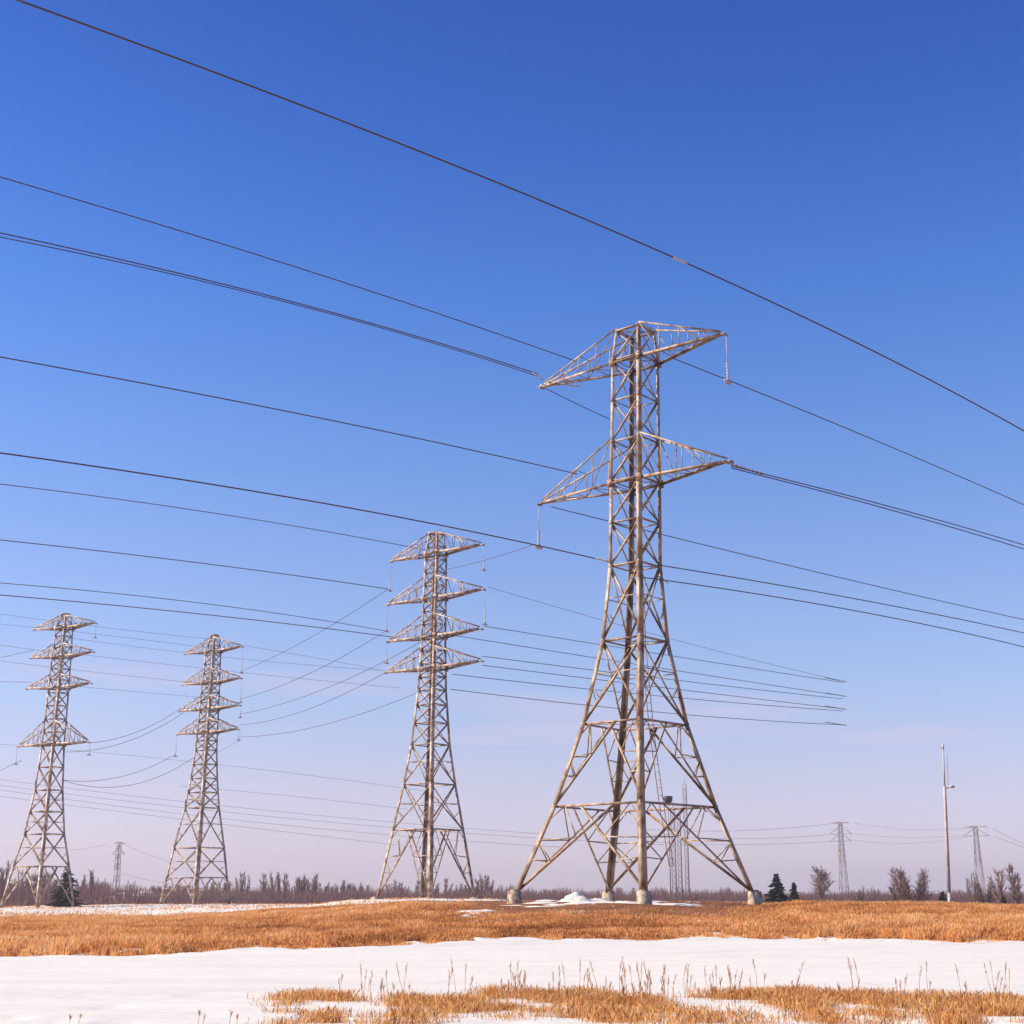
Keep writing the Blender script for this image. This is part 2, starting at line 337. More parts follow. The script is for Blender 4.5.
# ------------------------------------------------------------------ pylons
def body_half(levels, z):
    zs = [l[0] for l in levels]; hs = [l[1] for l in levels]; return float(np.interp(z, zs, hs))
CORN = [(-1, -1), (1, -1), (1, 1), (-1, 1)]
def make_pylon(spec):
    """spec: x, y, z0, yaw, lean, profile [(z, half)], panels, arms, weights, materials"""
    root = empty('pylon', (spec['x'], spec['y'], 0), -R(spec['yaw'])); tag(root, spec['label'], 'pylon', 'large transmission pylons in a row')
    pr = spec['profile']; W = spec['w']; ms = spec['mat']; mj = spec['matj']; z0 = spec['z0']
    lean = spec.get('lean', 0)     # metres of drift of the axis towards world +x over the whole height
    ca, sa = math.cos(R(spec['yaw'])), math.sin(R(spec['yaw'])); Htop = pr[-1][0]
    def off(z): d = lean*(z-z0)/(Htop-z0); return np.array([d*ca, d*sa, 0])
    def C(i, z, k=1.0):
        h = body_half(pr, z)*k; p = np.array([CORN[i][0]*h, CORN[i][1]*h, z])+off(z)
        if i in spec.get('shift', {}):
            dx, dy, zc = spec['shift'][i]; t = max(0, 1-(z-z0)/(zc-z0)); p += np.array([dx*ca*t, dx*sa*t, 0])
        return p
    zl = sorted(set([p[0] for p in pr]))
    for i in range(4):
        mb = MB(); sx, sy = CORN[i]
        for a, b_ in zip(zl[:-1], zl[1:]):
            wa = np.interp(a, [z0, Htop], [W['leg'], W['leg']*0.55])
            mb.leg(C(i, a), C(i, b_+0.02), wa, (-sx, 0, 0), (0, -sy, 0))
        mb.build('leg', ms, root)
    for i in range(4):                                 # one lattice side between two legs
        j = (i+1) % 4; n = np.array([(0, -1, 0), (1, 0, 0), (0, 1, 0), (-1, 0, 0)][i], float); mb = MB()
        for (a, b_, kind) in spec['panels']:
            wa = np.interp(a, [z0, Htop], [W['brace'], W['brace']*0.6])
            A0, A1, B0, B1 = C(i, a), C(j, a), C(i, b_), C(j, b_); in_ = -n*0.12
            mb.angle(B0+in_, B1+in_, wa, n)
            if kind == 'X':
                mb.angle(A0+in_, B1+in_, wa, n); mb.angle(A1-n*0.2, B0-n*0.2, wa, n)
            if kind == 'XR':                           # X with little redundant struts
                mb.angle(A0+in_, B1+in_, wa, n); mb.angle(A1-n*0.2, B0-n*0.2, wa, n)
                t = np.linalg.norm(A1-A0)/(np.linalg.norm(A1-A0)+np.linalg.norm(B1-B0)); X = A0+(B1-A0)*t; zc = X[2]
                mb.bar(X-n*.15, C(i, zc), wa*0.55, 0.03, n); mb.bar(X-n*.15, C(j, zc), wa*0.55, 0.03, n)
                for q in (0.5,):
                    mb.bar(A0+(X-A0)*q, C(i, A0[2]+(X[2]-A0[2])*q*1.6), wa*0.5, 0.03, n); mb.bar(A1+(X-A1)*q, C(j, A0[2]+(X[2]-A0[2])*q*1.6), wa*0.5, 0.03, n)
            if kind.startswith('Q'):                   # members from each foot crossing over to the far part of the belt
                tt = float(kind[1:])
                for (A, Bc, Bf, k, dd) in ((A0, B0, B1, i, 0.0), (A1, B1, B0, j, 0.09)):
                    tgt = Bc+(Bf-Bc)*tt; sh = in_-n*dd
                    mb.angle(A+sh, tgt+sh, wa, n)
                    q1 = A+(tgt-A)*0.62; q2 = A+(tgt-A)*0.36; up = Bc+(Bf-Bc)*0.14
                    mb.bar(up+sh, q1+sh, wa*.6, .05, n); mb.bar(q1+sh, C(k, a+(b_-a)*.60), wa*.55, .05, n)
                    mb.bar(C(k, a+(b_-a)*.60), q2+sh, wa*.5, .05, n); mb.bar(q2+sh, C(k, a+(b_-a)*.38), wa*.5, .05, n)
                    mb.bar(up+sh, C(k, a+(b_-a)*.80), wa*.5, .05, n)
            if kind == 'K':                            # two long members from the feet to the middle of the horizontal, with secondary struts
                Mid = (B0+B1)/2
                for (A, Bc, k) in ((A0, B0, i), (A1, B1, j)):
                    mb.angle(A+in_, Mid+in_, wa*1.15, n)
                    q1 = A+(Mid-A)*0.58; zq = q1[2]; lg = C(k, zq)
                    top = Bc+(Mid-Bc)*0.22
                    mb.angle(top+in_, q1+in_, wa*0.7, n); mb.bar(top+in_, C(k, A[2]+(Bc[2]-A[2])*0.80), wa*0.55, 0.03, n)
                    low = A+(Mid-A)*0.34
                    mb.bar(low+in_, C(k, low[2]+0.3), wa*0.55, 0.03, n); mb.bar(low+in_, C(k, zq), wa*0.6, 0.03, n); mb.bar(q1+in_, C(k, zq), wa*0.55, 0.03, n)
                    q2 = A+(Mid-A)*0.78; mb.bar(q2+in_, Bc+(Mid-Bc)*0.55, wa*0.5, 0.03, n)
        # the last few little gusset plates where members meet the legs
        for (a, b_, kind) in spec['panels']:
            for k, s in ((i, 1), (j, -1)):
                p = C(k, b_); t = (C(j, b_)-C(i, b_)); t /= np.linalg.norm(t)
                gs = W['leg']*0.55
                mb.prism(p+t*s*gs*0.55+n*0.03-np.array([0, 0, gs*0.7]), p+t*s*gs*0.55+n*0.03+np.array([0, 0, gs*0.7]), t*gs*0.5, n*0.012)
        mb.build('lattice_side', ms, root)
    # horizontal cross frames inside the body
    for (a, b_, kind) in spec['panels']:
        if b_ in spec.get('frames', []) or spec.get('frames') is None:
            wa = W['brace']*0.6
            mb = MB(); mb.bar(C(0, b_), C(2, b_), wa, 0.05); mb.bar(C(1, b_-0.05), C(3, b_-0.05), wa, 0.06); mb.build('cross_frame', mj, root)
    # ladder up one inner side
    if spec.get('ladder'):
        mb = MB(); zt = spec['ladder']; k = .0
        pts = [C(3, z)*np.array([.0, .9, 1])+C(2, z)*np.array([0, 0, 0]) for z in np.linspace(z0+2, zt, 24)]
        for s in (-.2, .2): mb.tube([p+np.array([s, 0, 0]) for p in pts], 0.04, 4)
        for z in np.arange(z0+2, zt, 0.6):
            p = C(3, z)*np.array([0, .9, 1]); mb.bar(p+np.array([-.2, 0, 0]), p+np.array([.2, 0, 0]), .04)
        mb.build('ladder', mj, root)
    # cap
    zt = Htop; mb = MB()
    for i in range(4):
        mb.bar(C(i, zt), C((i+1) % 4, zt), W['brace']*0.7)
    mb.bar(C(0, zt), C(2, zt), W['brace']*.6); mb.bar(C(1, zt), C(3, zt), W['brace']*.6, 0.05); mb.build('cap_frame', ms, root)
    # arms
    for (zb, zt, L_, ztip) in spec['arms']:
        L_ = L_ if hasattr(L_, '__len__') else (L_, L_)
        for s in (-1, 1):
            mb = MB(); c = 0.13*W['arm']/0.24
            bi = {1: (1, 2), -1: (0, 3)}[s]
            tipz = zb if ztip is None else ztip
            L = L_[0] if s < 0 else L_[1]
            tip = np.array([s*L, 0, tipz])+off(zb)
            bots = [C(bi[0], zb), C(bi[1], zb)]; tops = [C(bi[0], zt), C(bi[1], zt)]
            tipp = [tip+np.array([0, -c, 0]), tip+np.array([0, c, 0])]; tipt = [tip+np.array([0, -c, .25]), tip+np.array([0, c, .25])]
            wa = W['arm']; nn = spec.get('arm_n', 5)
            for k in (0, 1):
                mb.angle(bots[k], tipp[k], wa*1.0, (0, -1, 0) if k == 0 else (0, 1, 0), t=wa*0.2)
                mb.bar(tops[k], tipt[k], wa*0.6, wa*.4, (0, 1, 0))
                for q in range(1, nn+1):
                    t = q/(nn+1); b1 = bots[k]+(tipp[k]-bots[k])*t; t1 = tops[k]+(tipt[k]-tops[k])*t
                    mb.bar(b1, t1, wa*0.3, 0.05, (0, 1, 0))
                    t0 = (q-1)/(nn+1); t2_ = tops[k]+(tipt[k]-tops[k])*t0
                    if q % 2 == 1: mb.bar(b1, t2_, wa*0.3, 0.05, (0, 1, 0))
            for q in range(0, nn+1):
                t = q/(nn+1); t2_ = (q+1)/(nn+1)
                a0 = bots[0]+(tipp[0]-bots[0])*t; a1 = bots[1]+(tipp[1]-bots[1])*t; c0 = bots[0]+(tipp[0]-bots[0])*t2_; c1 = bots[1]+(tipp[1]-bots[1])*t2_
                mb.bar(a0, a1, wa*0.6, 0.05); mb.bar(a0 if q % 2 else a1, c1 if q % 2 else c0, wa*0.5, 0.05)
                d0 = tops[0]+(tipt[0]-tops[0])*t; d1 = tops[1]+(tipt[1]-tops[1])*t
                if q < nn and q % 2 == 0: mb.bar(d0, d1, wa*0.3, 0.05)
            # inner struts through the body and the tip bracket
            mb.bar(bots[0], C({1: 0, -1: 1}[s], zb), wa*0.9); mb.bar(bots[1], C({1: 3, -1: 2}[s], zb), wa*0.9)
            mb.bar(tip-np.array([s*0.3, 0, -0.05]), tip+np.array([s*0.55, 0, -0.12]), wa*1.1, wa*.6); mb.bar(tip+np.array([s*0.4, -.3, -.12]), tip+np.array([s*0.4, .3, -.12]), wa*.6)
            o = mb.build('crossarm', spec['matarm'], root)
            # hardware plates at the arm root
            for q in range(2):
                mb = MB(); p = bots[q]+np.array([-.05*s, (-.06, .06)[q], .0])
                mb.prism(p-np.array([0, 0, .30]), p+np.array([0, 0, .34]), np.array([.26, 0, 0]), np.array([0, .03, 0]))
                mb.build('gusset_plate', mj, o)
    # footings
    for i in range(4):
        p = C(i, z0); mb = MB(); fz = spec['foot']
        w = fz
        mb.prism(p-np.array([0, 0, 1.8]), p+np.array([0, 0, .08]), np.array([w*1.15, 0, 0]), np.array([0, w*1.15, 0]), np.array([w*0.9, 0, 0]), np.array([0, w*.9, 0]))
        mb.prism(p+np.array([0, 0, .08]), p+np.array([0, 0, .18]), np.array([w*.55, 0, 0]), np.array([0, w*.55, 0]))
        mb.build('footing', M['concrete'], root)
    return root, C, off

def insulator(root, top, length, name='insulator_string', rod=0.35, r=0.13, tilt=(0, 0), n=9, clamp=True, small=False):
    """hanging string: thin rod then stacked discs and a line clamp; coordinates local to root"""
    top = np.asarray(top, float); end = top+np.array([tilt[0], tilt[1], -length]); d = end-top
    q_ = .55 if small else 1
    mb = MB(); mb.tube([top, top+d*rod], 0.03 if small else .035, 5)
    pts = []; rr = []
    for k in range(n):
        a = rod+(1-rod)*k/n; b_ = rod+(1-rod)*(k+0.55)/n; c = rod+(1-rod)*(k+0.98)/n
        for q, w in ((a, .04), (a+.25*(b_-a), r), (b_, r*.8), (b_+.01, .04), (c, .04)): pts.append(top+d*q); rr.append(w)
    mb.tube(pts, rr, 8)
    o = mb.build(name, M['ceramic'], root)
    if clamp:
        mb = MB(); mb.tube([end+np.array([0, -.55, .05]), end+np.array([0, -.3, -.06]), end+np.array([0, .3, -.06]), end+np.array([0, .55, .05])], [.06*q_, .14*q_, .14*q_, .06*q_], 6)
        mb.prism(end+np.array([0, 0, -.1]), end+np.array([0, 0, .25]), np.array([.05, 0, 0]), np.array([0, .16, 0]))
        mb.build('line_clamp', M['ceramic'], o)
    return end
def local(spec, w):                                   # world point to the pylon's own axes
    a = R(spec['yaw']); dx, dy = w[0]-spec['x'], w[1]-spec['y']
    return np.array([dx*math.cos(a)-dy*math.sin(a), dx*math.sin(a)+dy*math.cos(a), w[2]])
def worldp(spec, l):
    a = -R(spec['yaw']); return np.array([spec['x']+l[0]*math.cos(a)-l[1]*math.sin(a), spec['y']+l[0]*math.sin(a)+l[1]*math.cos(a), l[2]])

mainS = dict(x=9.35, y=110, z0=2.25, yaw=40.5, lean=1.05, shift={3: (-0.7, 0, 27.7), 1: (-0.9, 0, 21.5)}, label='tallest rusty lattice pylon with two crossarms on four concrete footings on the mound',
  profile=[(2.25, 6.5), (8.6, 4.55), (14.9, 3.0), (21.5, 1.93), (27.6, 1.53), (34.7, 1.50), (45.3, 1.42), (47.9, 1.20)],
  panels=[(2.25, 8.6, 'Q0.7'), (8.6, 14.9, 'Q0.56'), (14.9, 21.5, 'XR'), (21.5, 27.6, 'XR'), (27.6, 31.2, 'X'), (31.2, 34.7, 'X'), (34.7, 38.1, 'X'), (38.1, 41.7, 'X'), (41.7, 45.3, 'X'), (45.3, 47.9, 'X')],
  frames=[14.9, 21.5, 27.6, 34.7, 45.3], w=dict(leg=0.42, brace=0.16, arm=0.20), mat=M['steel_tan'], matj=M['steel_rust'], matarm=M['steel_tan'],
  arms=[(45.0, 48.1, (9.7, 8.4), 45.4), (34.5, 38.3, (9.75, 8.75), 34.7)], arm_n=3, foot=0.40, ladder=44)
t3 = dict(x=-10.05, y=170, z0=1.6, yaw=37, lean=0.6, label='grey pylon with four crossarms standing on the snowy mound, second tallest',
  profile=[(1.6, 4.15), (9.4, 3.05), (14.7, 2.28), (19.4, 1.72), (26.0, 1.28), (32.2, 1.10), (42.3, 1.0), (45.7, 0.75)],
  w=dict(leg=0.40, brace=0.15, arm=0.24), mat=M['steel_pale'], matj=M['steel_joint'], matarm=M['steel_pale'],
  arms=[(43.0, 45.6, 7.1, 43.2), (37.3, 40.0, 7.4, 37.6), (32.5, 35.2, 7.15, 32.8), (28.6, 31.2, 7.3, 28.9)], arm_n=4, foot=0.5, dense=True)
t3['panels'] = [(1.6, 9.4, 'Q0.58'), (9.4, 14.7, 'XR'), (14.7, 19.4, 'XR'), (19.4, 22.0, 'X'), (22.0, 24.2, 'X'), (24.2, 26.0, 'X')]+[(z, z+1.63, 'X') for z in 26.0+np.arange(12)*1.63]
t2 = dict(x=-51.25, y=235, z0=0.3, yaw=34, lean=0.7, label='shortest of the pylons with four crossarms, between the spruce and mound pylons',
  profile=[(0.3, 4.0), (9.3, 2.95), (15.7, 2.05), (20.5, 1.6), (25.1, 1.3), (33.5, 1.15), (41.8, 0.95), (44.5, 0.5)],
  w=dict(leg=0.42, brace=0.165, arm=0.25), mat=M['steel_pale'], matj=M['steel_joint'], matarm=M['steel_pale'],
  arms=[(41.6, 44.0, 6.4, 41.9), (36.3, 38.6, 6.6, 36.6), (31.9, 34.1, 6.8, 32.1), (28.0, 30.3, 6.8, 28.2)], arm_n=4, foot=0.5, dense=True)
t2['panels'] = [(.3, 4.6, 'Q0.5'), (4.6, 9.3, 'XR'), (9.3, 15.7, 'XR'), (15.7, 18.2, 'XR'), (18.2, 20.5, 'XR'), (20.5, 22.8, 'X'), (22.8, 25.1, 'X')]+[(z, z+1.6, 'X') for z in 25.1+np.arange(12)*1.6]
t1 = dict(x=-70.15, y=215, z0=0.1, yaw=27, lean=0.5, label='grey pylon with a wider lowest crossarm, beside the big dark spruce',
  profile=[(0.1, 3.75), (6.0, 2.9), (10.7, 2.1), (17.2, 1.5), (23.9, 1.22), (33.9, 1.12), (41.9, 0.95), (44.2, 0.5)],
  w=dict(leg=0.40, brace=0.16, arm=0.25), mat=M['steel_pale'], matj=M['steel_joint'], matarm=M['steel_pale'],
  arms=[(41.9, 43.9, 6.0, 42.3), (37.4, 39.4, 6.1, 37.8), (32.6, 34.6, 6.2, 33.0), (24.0, 27.5, 6.9, 24.1)], arm_n=4, foot=0.45, dense=True)
t1['panels'] = [(.1, 6.0, 'Q0.6'), (6.0, 10.7, 'XR'), (10.7, 14.0, 'XR'), (14.0, 17.2, 'XR'), (17.2, 20.6, 'X'), (20.6, 23.9, 'X')]+[(z, z+2.0, 'X') for z in np.arange(23.9, 33, 2.0)]+[(z, z+1.7, 'X') for z in 33.9+np.arange(6)*1.7]
built = {}
for k, s in (('main', mainS), ('t3', t3), ('t2', t2), ('t1', t1)): built[k] = (s,)+make_pylon(s)

# hanging strings; tops are the arm tips, ends measured off the photograph
def hang(key, arm, side, length, **kw):
    s, root, C, off = built[key]; zb, zt, L, zt2 = s['arms'][arm]
    L = (L if hasattr(L, '__len__') else (L, L))[0 if side < 0 else 1]; tip = np.array([side*(L+.5), 0, zt2-.15])+off(zb)
    e = insulator(root, tip, length, **kw); return worldp(s, e)
I = {}
I['main_tr'] = hang('main', 0, 1, 4.0, rod=0.6, n=6, r=.12)
I['main_bl'] = hang('main', 1, -1, 3.7, rod=0.6, n=6, r=.12)
for key, a, sd_, ln in (('t3', 0, -1, 3.7), ('t3', 0, 1, 3.1), ('t3', 1, -1, 3.3), ('t3', 1, 1, 4.2), ('t3', 2, -1, 2.6), ('t2', 0, 1, 4.3), ('t2', 1, 1, 3.9), ('t2', 2, 1, 1.9), ('t2', 3, -1, 3.6), ('t2', 3, 1, 1.7), ('t1', 3, -1, 2.6), ('t1', 3, 1, 1.8), ('t1', 0, 1, 2.2)):
    hang(key, a, sd_, ln, rod=.55, n=4, r=.07, small=True)
# strain strings on the big pylon, pulled out along the lines
def strain(a, b_, root_key='main', r=.11, n=8):
    s, root, C, off = built[root_key]; A = local(s, np.array(a)); B = local(s, np.array(b_)); mb = MB(); d = B-A
    pts = [A]; rr = [.04]
    for k in range(n):
        t = (k+.2)/(n+.4)
        for q, w in ((0, .04), (.02, r), (.05, r*.8), (.055, .04)): pts.append(A+d*(t+q)); rr.append(w)
    pts.append(B); rr.append(.05); mb.tube(pts, rr, 7); mb.build('insulator_string', M['ceramic'], root)

strain(P(543, 380, 115.5), P(533, 372.5, 114.6), n=3); strain(P(548, 382, 115.6), P(580, 386.5, 117.5), n=7); strain(P(546, 384, 115.3), P(537, 387, 114.8), n=2, r=.16)
strain(P(722, 461, 103.9), P(764, 474.5, 107.6), n=10, r=.12); strain(P(607, 561, 109), P(596, 558.5, 108.0), n=4); strain(P(657, 575, 110), P(668, 583, 111), n=4)

# ------------------------------------------------------------------ wires
def on_plane(u, v, A, az):
    d = np.array([math.sin(az), math.cos(az)]); w = ray(u, v)
    t, s = np.linalg.solve(np.array([[w[0], -d[0]], [1, -d[1]]]), np.array(A[:2], float)); return s, CAMZ+t*w[2]
def wire(label, A, az, px, r=0.045, ext=(0, 0), m='wire', deg=None, cat='power line', group='cables strung between the pylons', name='power_cable'):
    az = R(az); S = np.array([on_plane(u, v, A, az) for u, v in px])
    deg = deg or (2 if len(px) >= 3 else 1)
    cf = np.polyfit(S[:, 0], S[:, 1], deg)
    s0, s1 = S[:, 0].min()-ext[0], S[:, 0].max()+ext[1]
    ss = np.linspace(s0, s1, 48); d = (math.sin(az), math.cos(az))
    pts = [(A[0]+s*d[0], A[1]+s*d[1], float(np.polyval(cf, s))) for s in ss]
    o0 = pts[0]; mb = MB(); mb.tube([np.array(p)-np.array(o0) for p in pts], r*1.12, 5)
    o = mb.build(name, M[m]); o.location = o0; tag(o, label, cat, group); return pts
def span(label, a, b_, sag, r=0.04, m='wire', group='cables strung between the pylons', name='power_cable'):
    a = np.array(a); b_ = np.array(b_); t = np.linspace(0, 1, 40)
    pts = [a+(b_-a)*q-np.array([0, 0, sag*4*q*(1-q)]) for q in t]
    mb = MB(); mb.tube([p-a for p in pts], r, 5); o = mb.build(name, M[m]); o.location = a; tag(o, label, 'power line', group); return pts
SP = (0, 0)
w1 = wire('topmost cable crossing the whole sky high above the tallest pylon', (17, 80), 52, [(23, 0), (123, 38), (256, 91), (384, 140), (512, 190), (600, 222), (680, 256), (768, 301), (870, 353), (1024, 430)], .042, (12, 12), deg=3)
def pu(p): return 512+F*p[0]/(p[1]*math.cos(PITCH)+(p[2]-CAMZ)*math.sin(PITCH))
k_ = min(range(1, len(w1)-1), key=lambda q: abs(pu(w1[q])-680)); A = np.array(w1[k_]); T_dir = np.array(w1[k_+1])-np.array(w1[k_-1]); T_dir /= np.linalg.norm(T_dir)
A = A+T_dir*(680-pu(A))/((pu(w1[k_+1])-pu(w1[k_-1]))/np.linalg.norm(np.array(w1[k_+1])-np.array(w1[k_-1])))
mb = MB(); mb.tube([T_dir*q for q in (-.55, -.45, -.2, -.15, .15, .2, .45, .55)], [.05, .10, .10, .06, .06, .10, .10, .05], 8)
o = mb.build('wire_splice', M['ceramic']); o.location = A
tag(o, 'small pale splice sleeve clamped on the topmost cable above the tallest pylon', 'splice')
wire('cable meeting the tallest pylon behind its top crossarm, from the left', (8, 112), 50, [(0, 177), (280, 262), (575, 361)], .036, (45, 0))
wire('cable leaving the top right crossarm of the tallest pylon through its hanging insulator', (18, 110), 48, [(672, 356), (728, 383), (870, 437), (1024, 505)], .040, (0, 70))
wire('upper cable of the close pair ending at the tallest pylon top crossarm tip', (2.5, 116), 50, [(0, 233), (270, 296), (538, 374)], .042, (45, 0))
wire('lower cable of the close pair ending at the tallest pylon top crossarm tip', (2.5, 116), 50.6, [(0, 237), (270, 298), (540, 377)], .036, (45, 0))
wire('short cable sloping from the top left crossarm tip into the shaft of the tallest pylon', (2.5, 116), 60, [(545, 388), (577, 404), (612, 420)], .034)
wire('cable running to the left half of the lower crossarm of the tallest pylon', (6, 112), 50, [(0, 357), (280, 410), (577, 474)], .038, (45, 0))
wire('cable starting under the tallest pylon lower crossarm and passing behind its shaft', (4, 114), 54, [(551, 505), (660, 537), (840, 576), (1024, 620)], .036, (0, 60))
wire('upper cable of the pair leaving the lower right crossarm tip of the tallest pylon', (17, 104), 49, [(731, 466), (880, 504), (1024, 545)], .042, (0, 60))
wire('lower cable of the pair leaving the lower right crossarm tip of the tallest pylon', (17, 104), 50, [(731, 468), (880, 507), (1024, 549)], .042, (0, 60))
wire('thick cable through the insulator under the lower crossarm to the tallest pylon waist', (3, 115), 50, [(0, 453), (270, 494), (535, 545), (610, 562)], .048, (45, 0))
wire('upper cable going right from the waist of the tallest pylon', (12, 110), 49, [(658, 565), (840, 596), (1024, 633)], .042, (0, 60))
wire('lower cable going right from the waist of the tallest pylon', (12, 110), 49, [(640, 577), (840, 608), (1024, 647)], .042, (0, 60))
wire('cable running from the sky left edge to the mound pylon top crossarm', (-10, 176), 50, [(0, 484), (200, 511), (405, 546), (425, 550)], .042, (60, 0))
wire('cable ending at the upper hanging insulator of the mound pylon', (-17, 176), 50, [(0, 540), (200, 563), (388, 589)], .048, (60, 0))
wire('thinner cable ending just below the mound pylon second crossarm', (-17, 176), 50, [(0, 583), (200, 603), (386, 631)], .036, (60, 0))
wire('dark cable ending at the mound pylon third crossarm tip', (-17, 176), 50, [(0, 595), (200, 614), (392, 637)], .046, (60, 0))
a = P(436, 571, 172); b_ = P(533, 545, 114.5)
span('cable climbing from the mound pylon to the insulator under the tallest pylon arm', a, b_, .25, .03)
# lines that run on to the right of the pylon on the mound and end in mid air beyond the tallest pylon
E_ = 843
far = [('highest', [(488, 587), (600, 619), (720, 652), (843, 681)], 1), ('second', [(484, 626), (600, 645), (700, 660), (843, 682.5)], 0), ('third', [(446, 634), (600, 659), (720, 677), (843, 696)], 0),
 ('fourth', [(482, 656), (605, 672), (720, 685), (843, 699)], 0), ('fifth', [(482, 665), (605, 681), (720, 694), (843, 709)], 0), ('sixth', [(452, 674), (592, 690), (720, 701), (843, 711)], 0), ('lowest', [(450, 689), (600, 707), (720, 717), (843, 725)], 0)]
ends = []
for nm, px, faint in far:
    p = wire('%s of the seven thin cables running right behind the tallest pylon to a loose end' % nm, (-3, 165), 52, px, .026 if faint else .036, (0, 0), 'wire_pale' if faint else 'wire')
    ends.append(p[-1])
for k in (0, 2, 4, 6):
    q = ends[k]; mb = MB(); d = np.array([math.sin(R(52)), math.cos(R(52)), -.03]); pts = []; rr = []
    for j in range(10):
        for t, w in ((0, .03), (.1, .10), (.2, .08), (.25, .03)): pts.append(d*(-4.0+j*.5+t)); rr.append(w)
    mb.tube(pts, rr, 6); o = mb.build('line_end_insulator', M['steel_far']); o.location = q
    tag(o, 'pale bead string at the free end of the %s thin cable beyond the tallest pylon' % ['highest', '', 'third', '', 'fifth', '', 'lowest'][k], 'insulator')
# spans between the smaller pylons
SPN = [((241, 671), (388, 589), 'from the short pylon top crossarm to the mound pylon upper insulator', .8),
 ((240, 699), (386, 631), 'from the short pylon second crossarm to the mound pylon', 1.0),
 ((240, 714), (424, 640), 'from the short pylon third crossarm to the mound pylon', 1.3),
 ((240, 725), (386, 672), 'from the short pylon lowest crossarm to the mound pylon lowest arm', 1.3),
 ((238, 737), (426, 689), 'lowest of those rising from the short pylon to the mound pylon', 1.4)]
for a, b_, l, sg in SPN:
    span('cable rising '+l if not l.startswith('lowest') else 'cable that is '+l, P(*a, 231), P(*b_, 172), sg, .036)
SP2 = [((88, 743), (181, 708), 'upper cable joining the lowest arm of the spruce pylon to its right neighbour', 1.2), ((66, 752), (190, 708), 'lower cable joining the lowest arm of the spruce pylon to its right neighbour', 1.8),
 ((62, 780), (176, 754), 'cable below the arms between the spruce pylon and its right neighbour', 1.6), ((62, 780), (193, 758), 'lowest curved cable between the spruce pylon and its right neighbour', 2.6)]
for a, b_, l, sg in SP2: span(l, P(*a, 214), P(*b_, 233), sg, .036)
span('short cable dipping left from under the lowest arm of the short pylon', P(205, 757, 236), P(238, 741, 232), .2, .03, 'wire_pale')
# lines from the left edge across the spruce pylons and on behind
LN = [([(0, 614), (60, 622), (210, 639)], 'cable passing behind the top arm of the spruce pylon'), ([(0, 624), (95, 634), (208, 648)], 'cable at the top of the spruce pylon, just under its top arm'),
 ([(62, 637), (190, 652), (240, 660), (380, 670)], 'thin cable from the spruce pylon passing the short pylon top arm to the mound pylon'),
 ([(215, 641), (300, 655), (386, 671)], 'thin cable running right from the top arm of the short pylon'),
 ([(60, 652), (200, 668), (400, 688)], 'thin cable from the second arm of the spruce pylon running right'),
 ([(0, 645), (56, 653)], 'short cable entering from the left edge to the second arm of the spruce pylon'),
 ([(0, 661), (50, 667), (206, 684)], 'cable crossing the spruce pylon between its second and third arms'),
 ([(58, 685), (140, 692), (206, 698)], 'thin slack cable right of the third arm of the spruce pylon')]
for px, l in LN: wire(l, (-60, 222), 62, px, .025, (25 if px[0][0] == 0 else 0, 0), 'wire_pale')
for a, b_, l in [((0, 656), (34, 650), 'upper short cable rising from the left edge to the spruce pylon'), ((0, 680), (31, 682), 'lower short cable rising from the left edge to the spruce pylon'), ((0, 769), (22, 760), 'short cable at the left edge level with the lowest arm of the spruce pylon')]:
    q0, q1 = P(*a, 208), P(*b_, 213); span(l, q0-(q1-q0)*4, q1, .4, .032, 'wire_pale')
# distant line, low over the wood
DL = [([(-80, 738), (0, 745), (217, 764), (430, 792)], 'faint distant cable, highest of those low behind the left pylons'), ([(-80, 770), (0, 778), (190, 803), (390, 822), (545, 834)], 'faint distant cable second highest behind the left pylons'),
 ([(-80, 776), (0, 783), (170, 806), (400, 829), (700, 846)], 'faint distant cable third highest behind the left pylons'), ([(-80, 780), (0, 787), (170, 812), (400, 838), (560, 846)], 'faint distant cable fourth highest behind the left pylons'),
 ([(-80, 787), (0, 794), (170, 819), (426, 848)], 'faint distant cable lowest behind the left pylons'), ([(180, 786), (300, 797), (430, 812)], 'faint distant cable between the short pylon and the mound pylon')]
for px, l in DL: wire(l, (0, 420), 84, px, .038, (0, 0), 'wire_pale', group='cables of the distant line')

